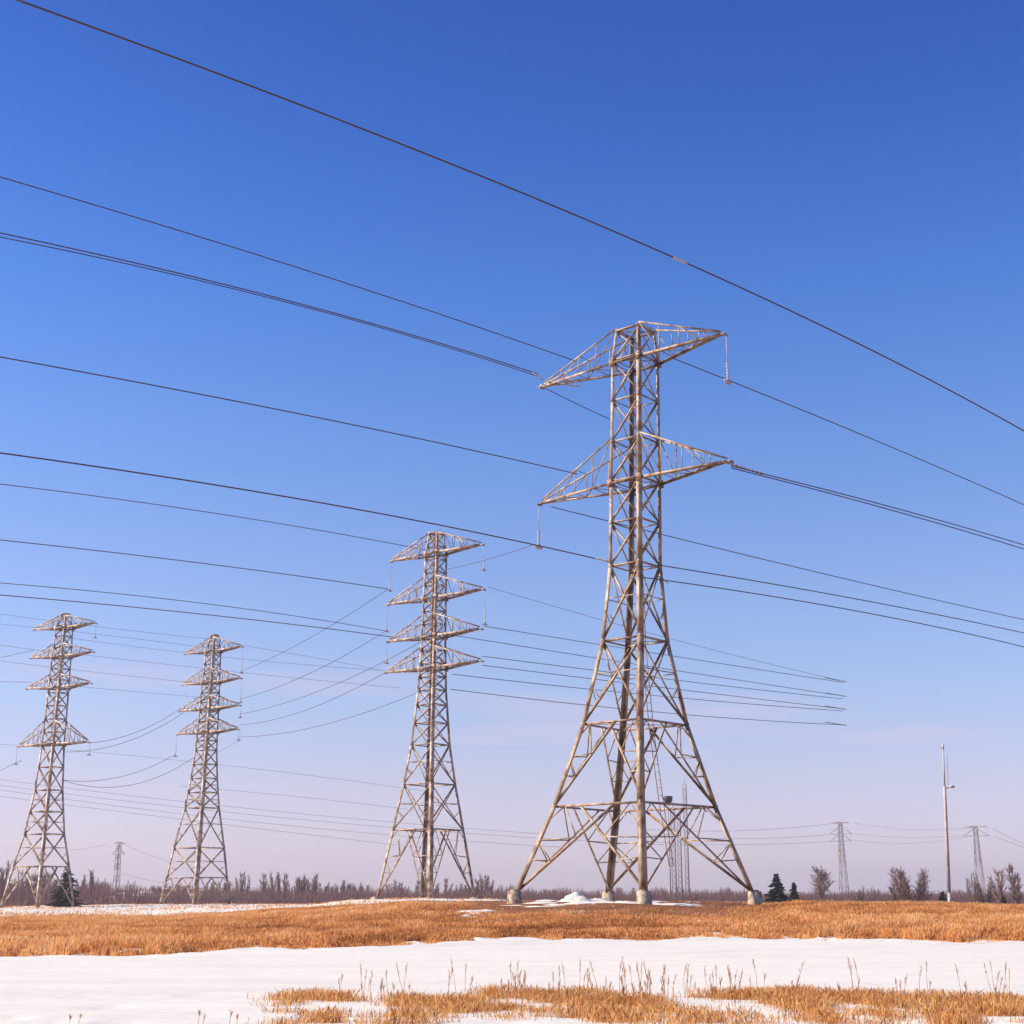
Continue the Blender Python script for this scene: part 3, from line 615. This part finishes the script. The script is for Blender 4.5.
# ------------------------------------------------------------------ distant pylons, masts, lamp pole
def small_pylon(u, vb, vt, Y, hb, ht, arms, label):
    b_ = P(u, vb, Y); t = P(u, vt, Y); H = t[2]-b_[2]; sc = Y*1.0/1400*1.0
    px = (P(u+1, vb, Y)-b_)[0]
    root = empty('distant_pylon', tuple(b_), -R(35)); tag(root, label, 'pylon', 'small distant pylons')
    wl = 0.135*Y/400
    def C(i, z): h = np.interp(z, [0, H*.55, H], [hb, (hb*.35+ht*.65), ht])*px; return np.array([CORN[i][0]*h, CORN[i][1]*h, z])
    for i in range(4):
        mb = MB(); mb.bar(C(i, 0)-np.array([0, 0, .8]), C(i, H*.55), wl); mb.bar(C(i, H*.55), C(i, H), wl*.9); mb.build('leg', M['steel_far'], root)
    mb = MB(); zs = [0]
    while zs[-1] < H-.5: zs.append(min(H, zs[-1]+max(1.6, np.interp(zs[-1], [0, H], [5.2, 2.2])*Y/500)))
    for a, c in zip(zs[:-1], zs[1:]):
        for i in range(4):
            j = (i+1) % 4; mb.bar(C(i, a), C(j, c), wl*.55); mb.bar(C(j, a), C(i, c), wl*.55); mb.bar(C(i, c), C(j, c), wl*.55)
    mb.build('lattice_bracing', M['steel_far'], root)
    for (v, hw) in arms:
        z = P(u, v, Y)[2]-b_[2]; L = hw*px/math.cos(R(35)); mb = MB()
        for s in (-1, 1):
            for k in (0, 3) if s < 0 else (1, 2):
                mb.bar(C(k, z), (s*L, 0, z), wl*.7); mb.bar(C(k, min(H, z+2.2)), (s*L, 0, z), wl*.6)
        mb.bar(C(0, z), C(1, z), wl*.7); mb.bar(C(3, z), C(2, z), wl*.7)
        mb.build('crossarm', M['steel_far'], root)
        for s in (-1, 1) if hw > 8 else ():
            m2 = MB(); m2.tube([(s*L, 0, z), (s*L, 0, z-1.4)], .05, 5); m2.build('insulator_string', M['ceramic'], root)
small_pylon(115, 901, 842, 620, 3.0, 1.5, [(843.5, 7), (854, 7.5)], 'slim far pylon in the gap between the two leftmost big pylons')
small_pylon(845, 906, 822, 480, 4.2, 1.5, [(823, 8), (834, 10), (841, 9)], 'small far pylon between the round bare tree and the pale lamp pole')
small_pylon(982, 908, 826, 450, 4.8, 1.5, [(827, 10), (836, 11)], 'small far pylon near the right edge, behind bare trees')
for k, ((a, b_), l, sg) in enumerate([(((854, 823), (972, 828)), 'upper faint cable between the two small pylons at right', 1.3), (((855, 834), (971, 835)), 'middle faint cable between the two small pylons at right', .9), (((854, 840), (970, 836)), 'lower faint cable between the two small pylons at right', 1.6)]):
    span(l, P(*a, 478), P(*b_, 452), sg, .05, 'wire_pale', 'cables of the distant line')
for (a, b_), l, sg in [(((837, 823), (640, 829)), 'upper faint cable left of the small pylon beyond the round bare tree', 3), (((835, 834), (640, 834)), 'middle faint cable left of the small pylon beyond the round bare tree', 3), (((836, 841), (640, 841)), 'lower faint cable left of the small pylon beyond the round bare tree', 2.2),
    (((992, 828), (1100, 870)), 'upper faint cable leaving the rightmost small pylon', 3), (((993, 836), (1110, 868)), 'lower faint cable leaving the rightmost small pylon', 2.5),
    (((122, 843), (170, 861)), 'faint cable sloping right from the slim far pylon at left', 1.5), (((108, 844), (60, 850)), 'faint cable left of the slim far pylon at left', 1.5), (((122, 874), (200, 887)), 'low faint cable right of the slim far pylon at left', 1.5)]:
    Y = 620 if a[0] < 300 else 470
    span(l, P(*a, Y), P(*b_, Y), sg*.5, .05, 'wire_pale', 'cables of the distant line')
def lattice_mast(u, vb, vt, Y, h, label):
    b_ = P(u, vb, Y); H = P(u, vt, Y)[2]-b_[2]; root = empty('lattice_mast', tuple(b_), R(20)); tag(root, label, 'mast')
    tri = [np.array([math.cos(a)*h, math.sin(a)*h, 0]) for a in (0.4, 2.5, 4.6)]
    for t in tri:
        mb = MB(); mb.tube([t-np.array([0, 0, .8]), t+np.array([0, 0, H*.93])], .075, 5); mb.build('upright', M['steel_far'], root)
    mb = MB(); z = 0; k = 0
    while z < H*.93-1.2:
        for i in range(3): mb.bar(tri[i]+np.array([0, 0, z]), tri[(i+1) % 3]+np.array([0, 0, z+1.2]), .07); mb.bar(tri[i]+np.array([0, 0, z]), tri[(i+1) % 3]+np.array([0, 0, z]), .07)
        z += 1.2
    mb.build('lattice_bracing', M['steel_far'], root)
    mb = MB(); mb.tube([(0, 0, H*.92), (0, 0, H)], [.06, .03], 5); mb.build('spike', M['steel_far'], root)
lattice_mast(675.5, 904, 800, 300, .55, 'lattice mast just right of the thin floodlight pole, seen through the tallest pylon')
lattice_mast(681.5, 904, 806, 305, .5, 'lattice mast in the middle of three slim masts behind the tallest pylon')
lattice_mast(688.5, 904, 775, 320, .5, 'tallest and rightmost of the slim masts seen through the tallest pylon')
b_ = P(671, 904, 290); H = P(671, 797, 290)[2]-b_[2]; root = empty('floodlight_pole', tuple(b_)); tag(root, 'thin pole topped by a round dark floodlight head behind the tallest pylon', 'floodlight')
mb = MB(); mb.tube([(0, 0, -.8), (0, 0, H-.3)], [.14, .08], 7); mb.build('pole', M['steel_far'], root)
mb = MB(); mb.tube([(0, 0, H-1.5), (0, 0, H-1.1), (0, 0, H-.4), (0, 0, H+.1), (0, 0, H+.2)], [.25, .7, .95, .95, .5], 12); mb.build('lamp_head', M['dark'], root)
# pale lamp pole at right
Y = 175; b_ = P(950, 911, Y); top = P(943, 745, Y)-b_; mid = P(944.6, 787, Y)-b_; lowp = P(949.3, 893, Y)-b_
root = empty('lamp_pole', tuple(b_)); tag(root, 'tall pale slightly leaning pole with a short arm, right of the small far pylon', 'pole')
mb = MB(); mb.tube([lowp, mid, mid+np.array([0, 0, .1])], [.21, .17, .10], 10); mb.build('pole', M['pole'], root)
mb = MB(); mb.tube([(0, 0, -1), lowp], [.25, .21], 10); mb.build('pole_base', M['pole_mottled'], root)
mb = MB(); mb.tube([mid, mid+(top-mid)*.97], [.12, .08], 8); mb.tube([mid+np.array([.45, 0, -.2]), mid+(top-mid)*.8+np.array([.45, 0, -.2])], .03, 5); mb.build('upper_mast', M['pole'], root)
mb = MB(); mb.tube([mid+np.array([0, 0, -.3]), mid+np.array([.5, -.1, .1]), mid+np.array([.95, -.2, .1])], [.09, .08, .06], 6); mb.prism(mid+np.array([.8, -.2, -.12]), mid+np.array([.8, -.2, .16]), np.array([.32, 0, 0]), np.array([0, .16, 0])); mb.build('bracket_arm', M['pole'], root)
mb = MB(); mb.tube([top*.97+np.array([0, 0, .0]), top*.97+np.array([-.0, 0, .35]), top+np.array([0, 0, .1])], [.07, .16, .10], 8); mb.prism(top*.985+np.array([-.3, 0, -.03]), top*.985+np.array([-.3, 0, .03]), np.array([.25, 0, 0]), np.array([0, .05, 0])); mb.build('lamp_head', M['pole'], root)
# small post by the far snow bank
b_ = ground_at(124.5, 300); mb = MB(); mb.tube([(0, 0, -.3), (0, 0, 2.7)], [.22, .2], 7); mb.tube([(0, 0, 2.6), (-1.2, 0, 2.3)], [.1, .08], 6)
o = mb.build('wooden_post', M['pole']); o.location = b_; tag(o, 'small pale post standing beside the far snow bank', 'post')

# ------------------------------------------------------------------ trees
def bare_tree(H, form, seed):
    rr = random.Random(seed); p0 = []; p1 = []; r0 = []; r1 = []; T0 = []; T1 = []; Ta = []; Tb = []
    def branch(p, d, L, r, depth, trunk=False):
        n = 8 if trunk else (4 if depth < 2 else 2); q = np.array(p, float); d = np.array(d, float)
        for k in range(n):
            d = d+np.array([rr.gauss(0, .05 if trunk else .10), rr.gauss(0, .05 if trunk else .10), rr.uniform(.02, .12)*(1 if trunk else form['up'])]); d /= np.linalg.norm(d)
            e = q+d*L/n; ra = r*(1-.8*k/n); rb = r*(1-.8*(k+1)/n)
            (T0 if trunk else p0).append(q); (T1 if trunk else p1).append(e); (Ta if trunk else r0).append(ra); (Tb if trunk else r1).append(rb)
            q = e; f = (k+1)/n
            if depth < form['depth'] and not (trunk and f < form['start']):
                for _ in range(form['kids'] if depth else form['kids0']):
                    a = rr.uniform(0, 6.28); sp = form['spread']*rr.uniform(.6, 1.2)
                    nd = d+sp*np.array([math.cos(a), math.sin(a), rr.uniform(-.1, .3)]); nd /= np.linalg.norm(nd)
                    kl = L*form['ratio']*rr.uniform(.6, 1.15)*(1-form['taper']*f)
                    branch(q-d*L/n*rr.uniform(0, .8), nd, kl, max(rb*.55, .02), depth+1)
    for s in range(form['stems']):
        a = rr.uniform(0, 6.28); w = form['stem_spread']
        base = np.array([math.cos(a), math.sin(a), 0])*rr.uniform(0, form['base'])*H
        branch(base-np.array([0, 0, .4]), (math.cos(a)*w, math.sin(a)*w, 1), H*form['trunk']*rr.uniform(.75, 1.05), form['r']*H/10, 0, True)
    return [np.array(k) for k in (T0, T1, Ta, Tb, p0, p1, r0, r1)]
FORMS = {'poplar': dict(depth=2, kids=4, kids0=7, spread=.48, ratio=.30, stems=3, stem_spread=.05, base=.03, trunk=.9, r=.09, up=1.2, start=.15, taper=.55),
 'round': dict(depth=3, kids=3, kids0=5, spread=.75, ratio=.62, stems=1, stem_spread=.0, base=0, trunk=.80, r=.17, up=1.3, start=.3, taper=.55),
 'clump': dict(depth=2, kids=4, kids0=6, spread=.60, ratio=.36, stems=8, stem_spread=.26, base=.12, trunk=.8, r=.09, up=1.2, start=.15, taper=.5),
 'whip': dict(depth=2, kids=2, kids0=7, spread=.40, ratio=.22, stems=7, stem_spread=.10, base=.10, trunk=.9, r=.06, up=1.2, start=.15, taper=.6)}
protos = {}
for fn, fm in FORMS.items():
    for k in range(3 if fn in ('poplar', 'whip') else 2):
        T = bare_tree(10, fm, hash((len(fn), k, 5)) % 9999)
        H = max(T[5][:, 2].max(), T[1][:, 2].max()); sc = 10/H
        for q in (0, 1, 4, 5): T[q] = T[q]*sc
        tw = np.full(1, 1)
        r0_, r1_ = np.clip(T[6], .028, .09), np.clip(T[7], .018, .06)
        protos[(fn, k)] = (segs_mesh('trunk', T[0], T[1], T[2], T[3], M['bark'], 6), segs_mesh('crown', T[4], T[5], r0_, r1_, M['twig'], 3), segs_mesh('crown', T[4], T[5], r0_, r1_, M['twig_pale'], 3))
def place_tree(fn, k, u, Y, hpx, label, group=None, pale=False, wide=1.0, name='bare_tree', vb=None):
    g_ = ground_at(u, Y); H = hpx*Y/1400*1.0
    zb = g_[2]
    if vb is not None: zt = P(u, vb-hpx, Y)[2]; H = zt-zb
    root = empty(name, tuple(g_), random.uniform(0, 6.28)); root.scale = (H/10*wide, H/10*wide, H/10)
    me = protos[(fn, k)]; link('trunk', me[0], root); link('crown', me[2] if pale else me[1], root)
    tag(root, label, 'tree', group); return root
def spruce(u, Y, hpx, wpx, label, seed, vb):
    g_ = ground_at(u, Y); H = P(u, vb-hpx, Y)[2]-g_[2]; W = wpx/2*Y/1400; rr = np.random.default_rng(seed)
    root = empty('spruce', tuple(g_)); tag(root, label, 'tree')
    mb = MB(); mb.tube([(0, 0, -.3), (0, 0, H*.96)], [H*.022, .02], 7); mb.build('trunk', M['bark'], root)
    V = []; n = 0
    z = H*.05
    while z < H*.99:
        t = z/H; Rr = W*(1-t)**.8*rr.uniform(.6, 1.2); nb = max(4, int(8*(1-t)+4))
        for b in range(nb):
            a = rr.uniform(0, 6.28); L = Rr*rr.uniform(.5, 1.3)+.06; dr = np.array([math.cos(a), math.sin(a), 0]); sd = np.array([-dr[1], dr[0], 0])
            m_ = max(4, int(L*9))
            for q in range(m_):
                s = (q+.3)/m_; c = dr*L*s+np.array([0, 0, z-.28*L*s**1.3+.12*L*s**3])
                for sg in (-1, 1, 0):
                    l = (.16+.30*(1-s)*L**.5)*rr.uniform(.7, 1.3)*min(1.2, W/1.6); dd = dr*.7+sd*sg*.9+np.array([0, 0, rr.uniform(-.45, .1)]); dd /= np.linalg.norm(dd)
                    up = np.cross(dd, sd if sg == 0 else dr); up /= np.linalg.norm(up)+1e-9
                    wv = (up*rr.uniform(.3, 1)+np.array([0, 0, rr.uniform(-.5, .5)]))*.075
                    V += [c-wv, c+dd*l*.55-wv*1.1, c+dd*l, c+dd*l*.55+wv*1.1]
        z += max(.10, H*.028)*rr.uniform(.8, 1.2)
    V = np.array(V); nq = len(V)//4
    link('crown', raw_mesh('crown', V, np.arange(nq*4), np.full(nq, 4), M['needle']), root)
spruce(66, 222, 42, 36, 'dark spruce standing right behind the spruce pylon', 3, 909)
spruce(777, 185, 32, 30, 'dark spruce right of the tallest pylon, the bigger of the two there', 4, 905)
spruce(794, 190, 24, 18, 'slim smaller spruce beside the bigger one right of the tallest pylon', 5, 906)
spruce(942.5, 190, 18, 16, 'little dark spruce just left of the pale leaning pole', 6, 909)
spruce(1003, 190, 13, 13, 'low dark evergreen bush among bare trees near the right edge', 8, 909)
# individual bare trees on the right
RT = [('round', 0, 821, 230, 40, 'round fan shaped bare tree between the spruces and the small far pylon', 1, 1.5), ('clump', 0, 857, 240, 20, 'small bushy bare tree just right of the small far pylon', 1, 1.1),
 ('whip', 1, 874, 240, 20, 'small upright bare tree halfway between the small pylon and the big bushy one', 1, .9), ('clump', 1, 912, 225, 40, 'biggest bushy bare tree left of the pale leaning pole', 1, 1.75), ('clump', 0, 900, 228, 26, 'lower bare tree leaning against the left side of the big bushy one', 1, 1.4),
 ('whip', 0, 972, 220, 34, 'bare tree at the left of the small pylon near the right edge', 1, 1.5), ('clump', 1, 984, 222, 26, 'bare bushy tree at the foot of the small pylon near the right edge', 1, 1.4), ('poplar', 0, 999, 215, 38, 'upright bare tree right of the small pylon near the right edge', 1, 1.8), ('poplar', 1, 1018, 210, 42, 'tall bare tree cut by the right edge', 1, 1.7), ('whip', 2, 836, 260, 15, 'low bare sapling left of the small far pylon foot', 1, .8)]
for fn, k, u, Y, h, l, pale, wd in RT: place_tree(fn, k, u, Y, h+3, l, pale=bool(pale), wide=wd, vb=908)
# individual trees standing out of the wood on the left
LT = [('poplar', 2, 3, 300, 44, 'tall thin bare tree at the left edge of the photo', 1, 1), ('poplar', 1, -12, 300, 52, 'tall thin bare tree cut by the left edge', 1, 1), ('poplar', 0, 92, 320, 35, 'bare tree right of the dark spruce, tallest there', 0, 1), ('whip', 0, 100, 330, 26, 'lower bare tree right of the dark spruce', 0, 1), ('poplar', 2, 81, 325, 30, 'bare tree close to the right side of the dark spruce', 0, 1), ('whip', 1, 30, 320, 30, 'bare tree seen through the legs of the spruce pylon', 0, 1),
 ('poplar', 0, 240, 340, 33, 'bare tree nearest to the right foot of the short pylon', 0, .9), ('poplar', 1, 265, 340, 31, 'first narrow bare tree of the close row left of the mound', 0, .8), ('poplar', 2, 272, 342, 33, 'second narrow bare tree of the close row left of the mound', 0, .8), ('poplar', 0, 279, 340, 33, 'third narrow bare tree of the close row left of the mound', 0, .8), ('poplar', 1, 287, 345, 31, 'last narrow bare tree of the close row left of the mound', 0, .8),
 ('poplar', 2, 302, 340, 30, 'left one of the bare pair standing at the start of the snowy mound', 0, .9), ('poplar', 0, 314, 340, 31, 'right one of the bare pair standing at the start of the snowy mound', 0, .9), ('poplar', 1, 344, 345, 24, 'bare tree left of the mound pylon, first one', 0, 1), ('poplar', 2, 359, 345, 22, 'bare tree almost touching the left foot of the mound pylon', 0, 1),
 ('poplar', 0, 402, 345, 22, 'bare tree seen between the left legs of the mound pylon', 0, 1), ('poplar', 1, 446, 345, 26, 'bare tree seen between the right legs of the mound pylon', 0, 1), ('poplar', 2, 481, 330, 31, 'tall bare tree just right of the mound pylon', 0, 1.0), ('poplar', 0, 489, 335, 30, 'second bare tree right of the mound pylon', 0, 1.0), ('whip', 2, 506, 340, 20, 'bare tree left of the outermost footing of the tallest pylon', 0, 1), ('whip', 0, 180, 340, 22, 'bare tree between the legs of the short pylon', 0, 1), ('poplar', 1, 212, 345, 22, 'bare tree against the far leg of the short pylon', 0, 1)]
for fn, k, u, Y, h, l, pale, wd in LT: place_tree(fn, k, u, Y, h+3, l, pale=bool(pale), wide=wd*1.35, vb=906)
# fill of the wood: alike trees, by stretch
def stretch(u0, u1, n, h0, h1, Y, label):
    for q in range(n):
        u = u0+(u1-u0)*(q+random.uniform(.1, .9))/n; fn = random.choice(['whip', 'poplar', 'clump']); k = random.randrange(2)
        place_tree(fn, k, u, Y+random.uniform(-15, 35), random.uniform(h0, h1), label, 'low bare trees of the wood, '+label, vb=905, wide=random.uniform(1.0, 1.9))
stretch(-20, 72, 16, 18, 36, 330, 'low bare tree of the wood behind the spruce pylon')
stretch(74, 230, 24, 12, 27, 370, 'low bare tree of the wood around the short pylon')
stretch(232, 330, 20, 14, 31, 355, 'low bare tree of the wood left of the snowy mound')
stretch(330, 520, 32, 12, 27, 355, 'low bare tree of the wood behind the mound pylon')
stretch(520, 765, 34, 10, 19, 400, 'low bare tree of the wood behind the tallest pylon')
stretch(765, 1040, 22, 8, 14, 420, 'low bare tree on the skyline beyond the field at right')
# undergrowth that reads as one mass
N = 38000; u = rng.uniform(-60, 1085, N); Y = rng.uniform(290, 420, N)
x = (u-512)/1451*Y; hmax = np.interp(u, [-60, 80, 230, 520, 700, 760, 1085], [4.6, 4.6, 3.8, 3.4, 3.5, 3.0, 3.0])*(0.55+0.9*fbm(u*.07, Y*.02)); h = rng.uniform(.35, 1, N)*hmax
z = hgt(x, Y); p0 = np.stack([x, Y, z-.1], 1); p1 = p0+np.stack([rng.normal(0, .28, N), rng.normal(0, .3, N), h], 1)
o = link('undergrowth', segs_mesh('undergrowth', p0, p1, np.full(N, .06), np.full(N, .02), M['twig'])); tag(o, 'reddish brown leafless undergrowth along the whole skyline', 'undergrowth', kind='stuff')

# ------------------------------------------------------------------ grass
def blades(name, x, y, h, w, m, lean=.25, head=0.0, zoff=0.0, label='', tint=None):
    n = len(x); z = hgt(x, y)+zoff; a = rng.uniform(0, 2*math.pi, n); la = rng.uniform(0, 2*math.pi, n); ll = np.abs(rng.normal(0, lean, n))*h
    s = np.stack([np.cos(a), np.sin(a), np.zeros(n)], 1)*w[:, None]; b = np.stack([x, y, z-.03], 1)
    l = np.stack([np.cos(la)*ll+.05*h, np.sin(la)*ll, np.zeros(n)], 1); up = np.array([0, 0, 1.])
    m1 = b+l*.35+up*h[:, None]*.55; t = b+l+up*h[:, None]*.98
    hd = (rng.random(n) < head)[:, None]
    m2 = b+l*.7+up*h[:, None]*.8
    wm = np.where(hd, 1.7, .7)
    V = np.stack([b-s, b+s, m1+s*.8, m1-s*.8, m2+s*wm, m2-s*wm, t], 1).reshape(-1, 3)
    i = np.arange(n)[:, None]*7
    q = np.concatenate([i+np.array([[0, 1, 2, 3]]), i+np.array([[3, 2, 4, 5]]), i+np.array([[5, 4, 6]])], 1).reshape(-1)
    me = raw_mesh(name, V, q, np.tile([4, 4, 3], n), m)
    at = me.attributes.new('tint', 'FLOAT', 'POINT'); tv = rng.random(n) if tint is None else tint
    at.data.foreach_set('value', np.repeat(np.clip(tv, 0, 1), 7).astype(np.float32))
    o = link(name, me); tag(o, label, 'grass', kind='stuff'); return o
N = 1050000
u = rng.uniform(-70, 1094, N); Y = 50+ (132-50)*rng.random(N)**.8; x = (u-512)/1451*Y
e = edge_d(x, Y); sn = snow_amount(x, Y)
crest = np.interp(u, [-70, 150, 300, 424, 500, 540, 700, 760, 1094], [120, 120, 126, 118, 104, 97, 97, 106, 128])
dens = np.where(Y < crest, 1.0, 0.12)
dens *= np.clip(1.25-np.clip((sn+.12)*5, 0, 1.25), 0, 1)+np.where((Y-e < 0) & (Y-e > -9), (fbm(x*1.5, Y*1.0+50, 3) > .60)*.5, 0)+np.where(Y > 100, .05, 0)
ub = u+(fbm(x*.25+3, Y*.25, 3)-.5)*90; ar = np.clip((ub-400)/70, 0, 1)*np.clip((800-ub)/70, 0, 1)
dens = dens*(1-ar)+ar*dens*np.clip(1-(Y-78+(fbm(x*.4, Y*.4+8, 3)-.5)*18)/10, .015, 1)
k = rng.random(N) < dens
x, Y, u, ar = x[k], Y[k], u[k], ar[k]
clump = fbm(x*.6, Y*.4, 4); big = fbm(x*.08+9, Y*.12, 3)
# a little stubble and blown litter on the flat snow
Nl = 2600; ul = rng.uniform(-60, 1090, Nl); Yl = 30+42*rng.random(Nl)**.6; xl = (ul-512)/1451*Yl
kl = (Yl < edge_d(xl, Yl)) & (fbm(xl*.5+60, Yl*.4, 3) > .56); xl, Yl = xl[kl], Yl[kl]; nl = len(xl)
# brown stubble poking through the drift behind the field
Ns = 26000; us = rng.uniform(-70, 530, Ns); Ys = rng.uniform(116, 262, Ns); xs2 = (us-512)/1451*Ys
ks = (snow_amount(xs2, Ys) > -.2) & (fbm(xs2*.5, Ys*.3+20, 3) > .47); xs2, Ys = xs2[ks], Ys[ks]; xs2 = np.concatenate([xs2, xl]); Ys = np.concatenate([Ys, Yl]); ns = len(xs2)
hh = (.30+.50*clump)*rng.uniform(.6, 1.15, len(x))*np.interp(u, [-70, 400, 480, 760, 820, 1094], [.95, .9, .66, .75, 1.1, 1.1])*(1-ar*np.interp(Y, [80, 94], [0, .5]))
hh *= np.clip((Y-edge_d(x, Y)+2.0)/4, .25, 1)*np.interp(Y, [50, 100, 132], [1, .85, .7])
hs2 = rng.uniform(.12, .42, ns)*np.where(Ys < 80, .45, 1)
blades('dry_grass', np.concatenate([x, xs2]), np.concatenate([Y, Ys]), np.concatenate([hh, hs2]), np.concatenate([rng.uniform(.009, .021, len(x)), rng.uniform(.02, .05, ns)*np.where(Ys < 80, .25, 1)]), M['straw_field'], .25, .45, label='dense orange dry grass covering the bank behind the snow', tint=np.concatenate([.48+(clump-.5)*1.1+(big-.5)*.9+rng.normal(0, .2, len(x)), rng.uniform(.1, .6, ns)]))
# nearer golden tufts growing out of the snow along the bottom edge
TU = [(292, 330, 999, .6), (330, 400, 1004, .85), (400, 470, 1006, .8), (470, 530, 996, 1), (530, 600, 999, 1), (600, 620, 1004, .7), (620, 660, 1001, .9), (690, 740, 1001, .75), (740, 800, 998, .8), (800, 860, 1002, .75), (860, 935, 1003, .6), (935, 1010, 1006, 1)]
xs_, ys_, hs_ = [], [], []
for (a, b_, vb, dn) in TU:
    dc = 2.2/(-(ray(512, vb)[2]))
    for _ in range(int((b_-a)*dn*1.6)):
        u0 = random.uniform(a-6, b_+6); y0 = dc-abs(random.gauss(0, 2.2)) if random.random() < .6 else random.uniform(24.5, dc); x0 = (u0-512)/1451*y0
        if fbm(np.array([x0*1.1]), np.array([y0*.9+70]), 3)[0] < .47: continue
        nb = random.randint(60, 130); sr = random.uniform(.14, .30)
        xs_.append(x0+rng.normal(0, sr, nb)); ys_.append(y0+rng.normal(0, sr*.8, nb)); hs_.append(rng.uniform(.08, .24, nb)*random.uniform(.6, 1.3))
x = np.concatenate(xs_); y = np.concatenate(ys_); h = np.concatenate(hs_)
blades('golden_grass', x, y, h, rng.uniform(.004, .009, len(x)), M['straw_near'], .55, .25, .09, 'golden dry grass tufts poking out of the snow along the bottom edge')
# tall seed stalks
def stalks(name, us, label):
    p0, p1, r0, r1 = [], [], [], []
    for (u0, v0, hpx) in us:
        y0 = min(40, 2.2/(-(ray(512, v0)[2]))); x0 = (u0-512)/1451*y0; z0 = float(hgt(x0, y0))+.05; H = hpx*y0/1451
        b = np.array([x0, y0, z0]); d = np.array([random.gauss(0, .12), random.gauss(0, .12), 1.]); m_ = b+d*H*.55; d2 = d+np.array([random.gauss(.05, .12), 0, 0]); t = m_+d2*H*.45
        p0 += [b, m_]; p1 += [m_, t]; r0 += [.0065, .005]; r1 += [.005, .003]
        for q in range(9):
            s = .35+.65*q/9; c = m_+(t-m_)*s; dd = np.array([random.uniform(-.7, .7), random.uniform(-.7, .7), 1.2]); dd /= np.linalg.norm(dd)
            p0.append(c); p1.append(c+dd*random.uniform(.03, .09)); r0.append(.0055); r1.append(.003)
    me = segs_mesh(name, p0, p1, r0, r1, M['straw_near'])
    at = me.attributes.new('tint', 'FLOAT', 'POINT'); at.data.foreach_set('value', np.repeat(rng.uniform(.1, .7, len(p0)), 6).astype(np.float32))
    o = link(name, me); tag(o, label, 'weeds', kind='stuff')
US = []
for c, n in [(343, 3), (368, 5), (388, 5), (412, 3), (452, 3), (466, 3), (508, 8), (522, 9), (558, 7), (585, 5), (598, 5), (625, 12), (640, 12), (660, 7), (686, 5), (712, 10), (732, 8), (756, 4), (790, 3), (828, 3), (853, 5), (893, 3), (922, 3), (962, 3), (985, 4), (994, 4)]:
    for _ in range(n): US.append((c+random.gauss(0, 5), random.uniform(998, 1012), random.uniform(12, 38)))
stalks('dry_weeds', US, 'thin dry weed stalks standing up out of the golden tufts')
stalks('dry_weeds', [(80, 1030, 9), (88, 1030, 10), (205, 1030, 13), (210, 1030, 9), (236, 1030, 12), (243, 1032, 11)], 'few lone dry stalks at the bottom left edge of the snow')
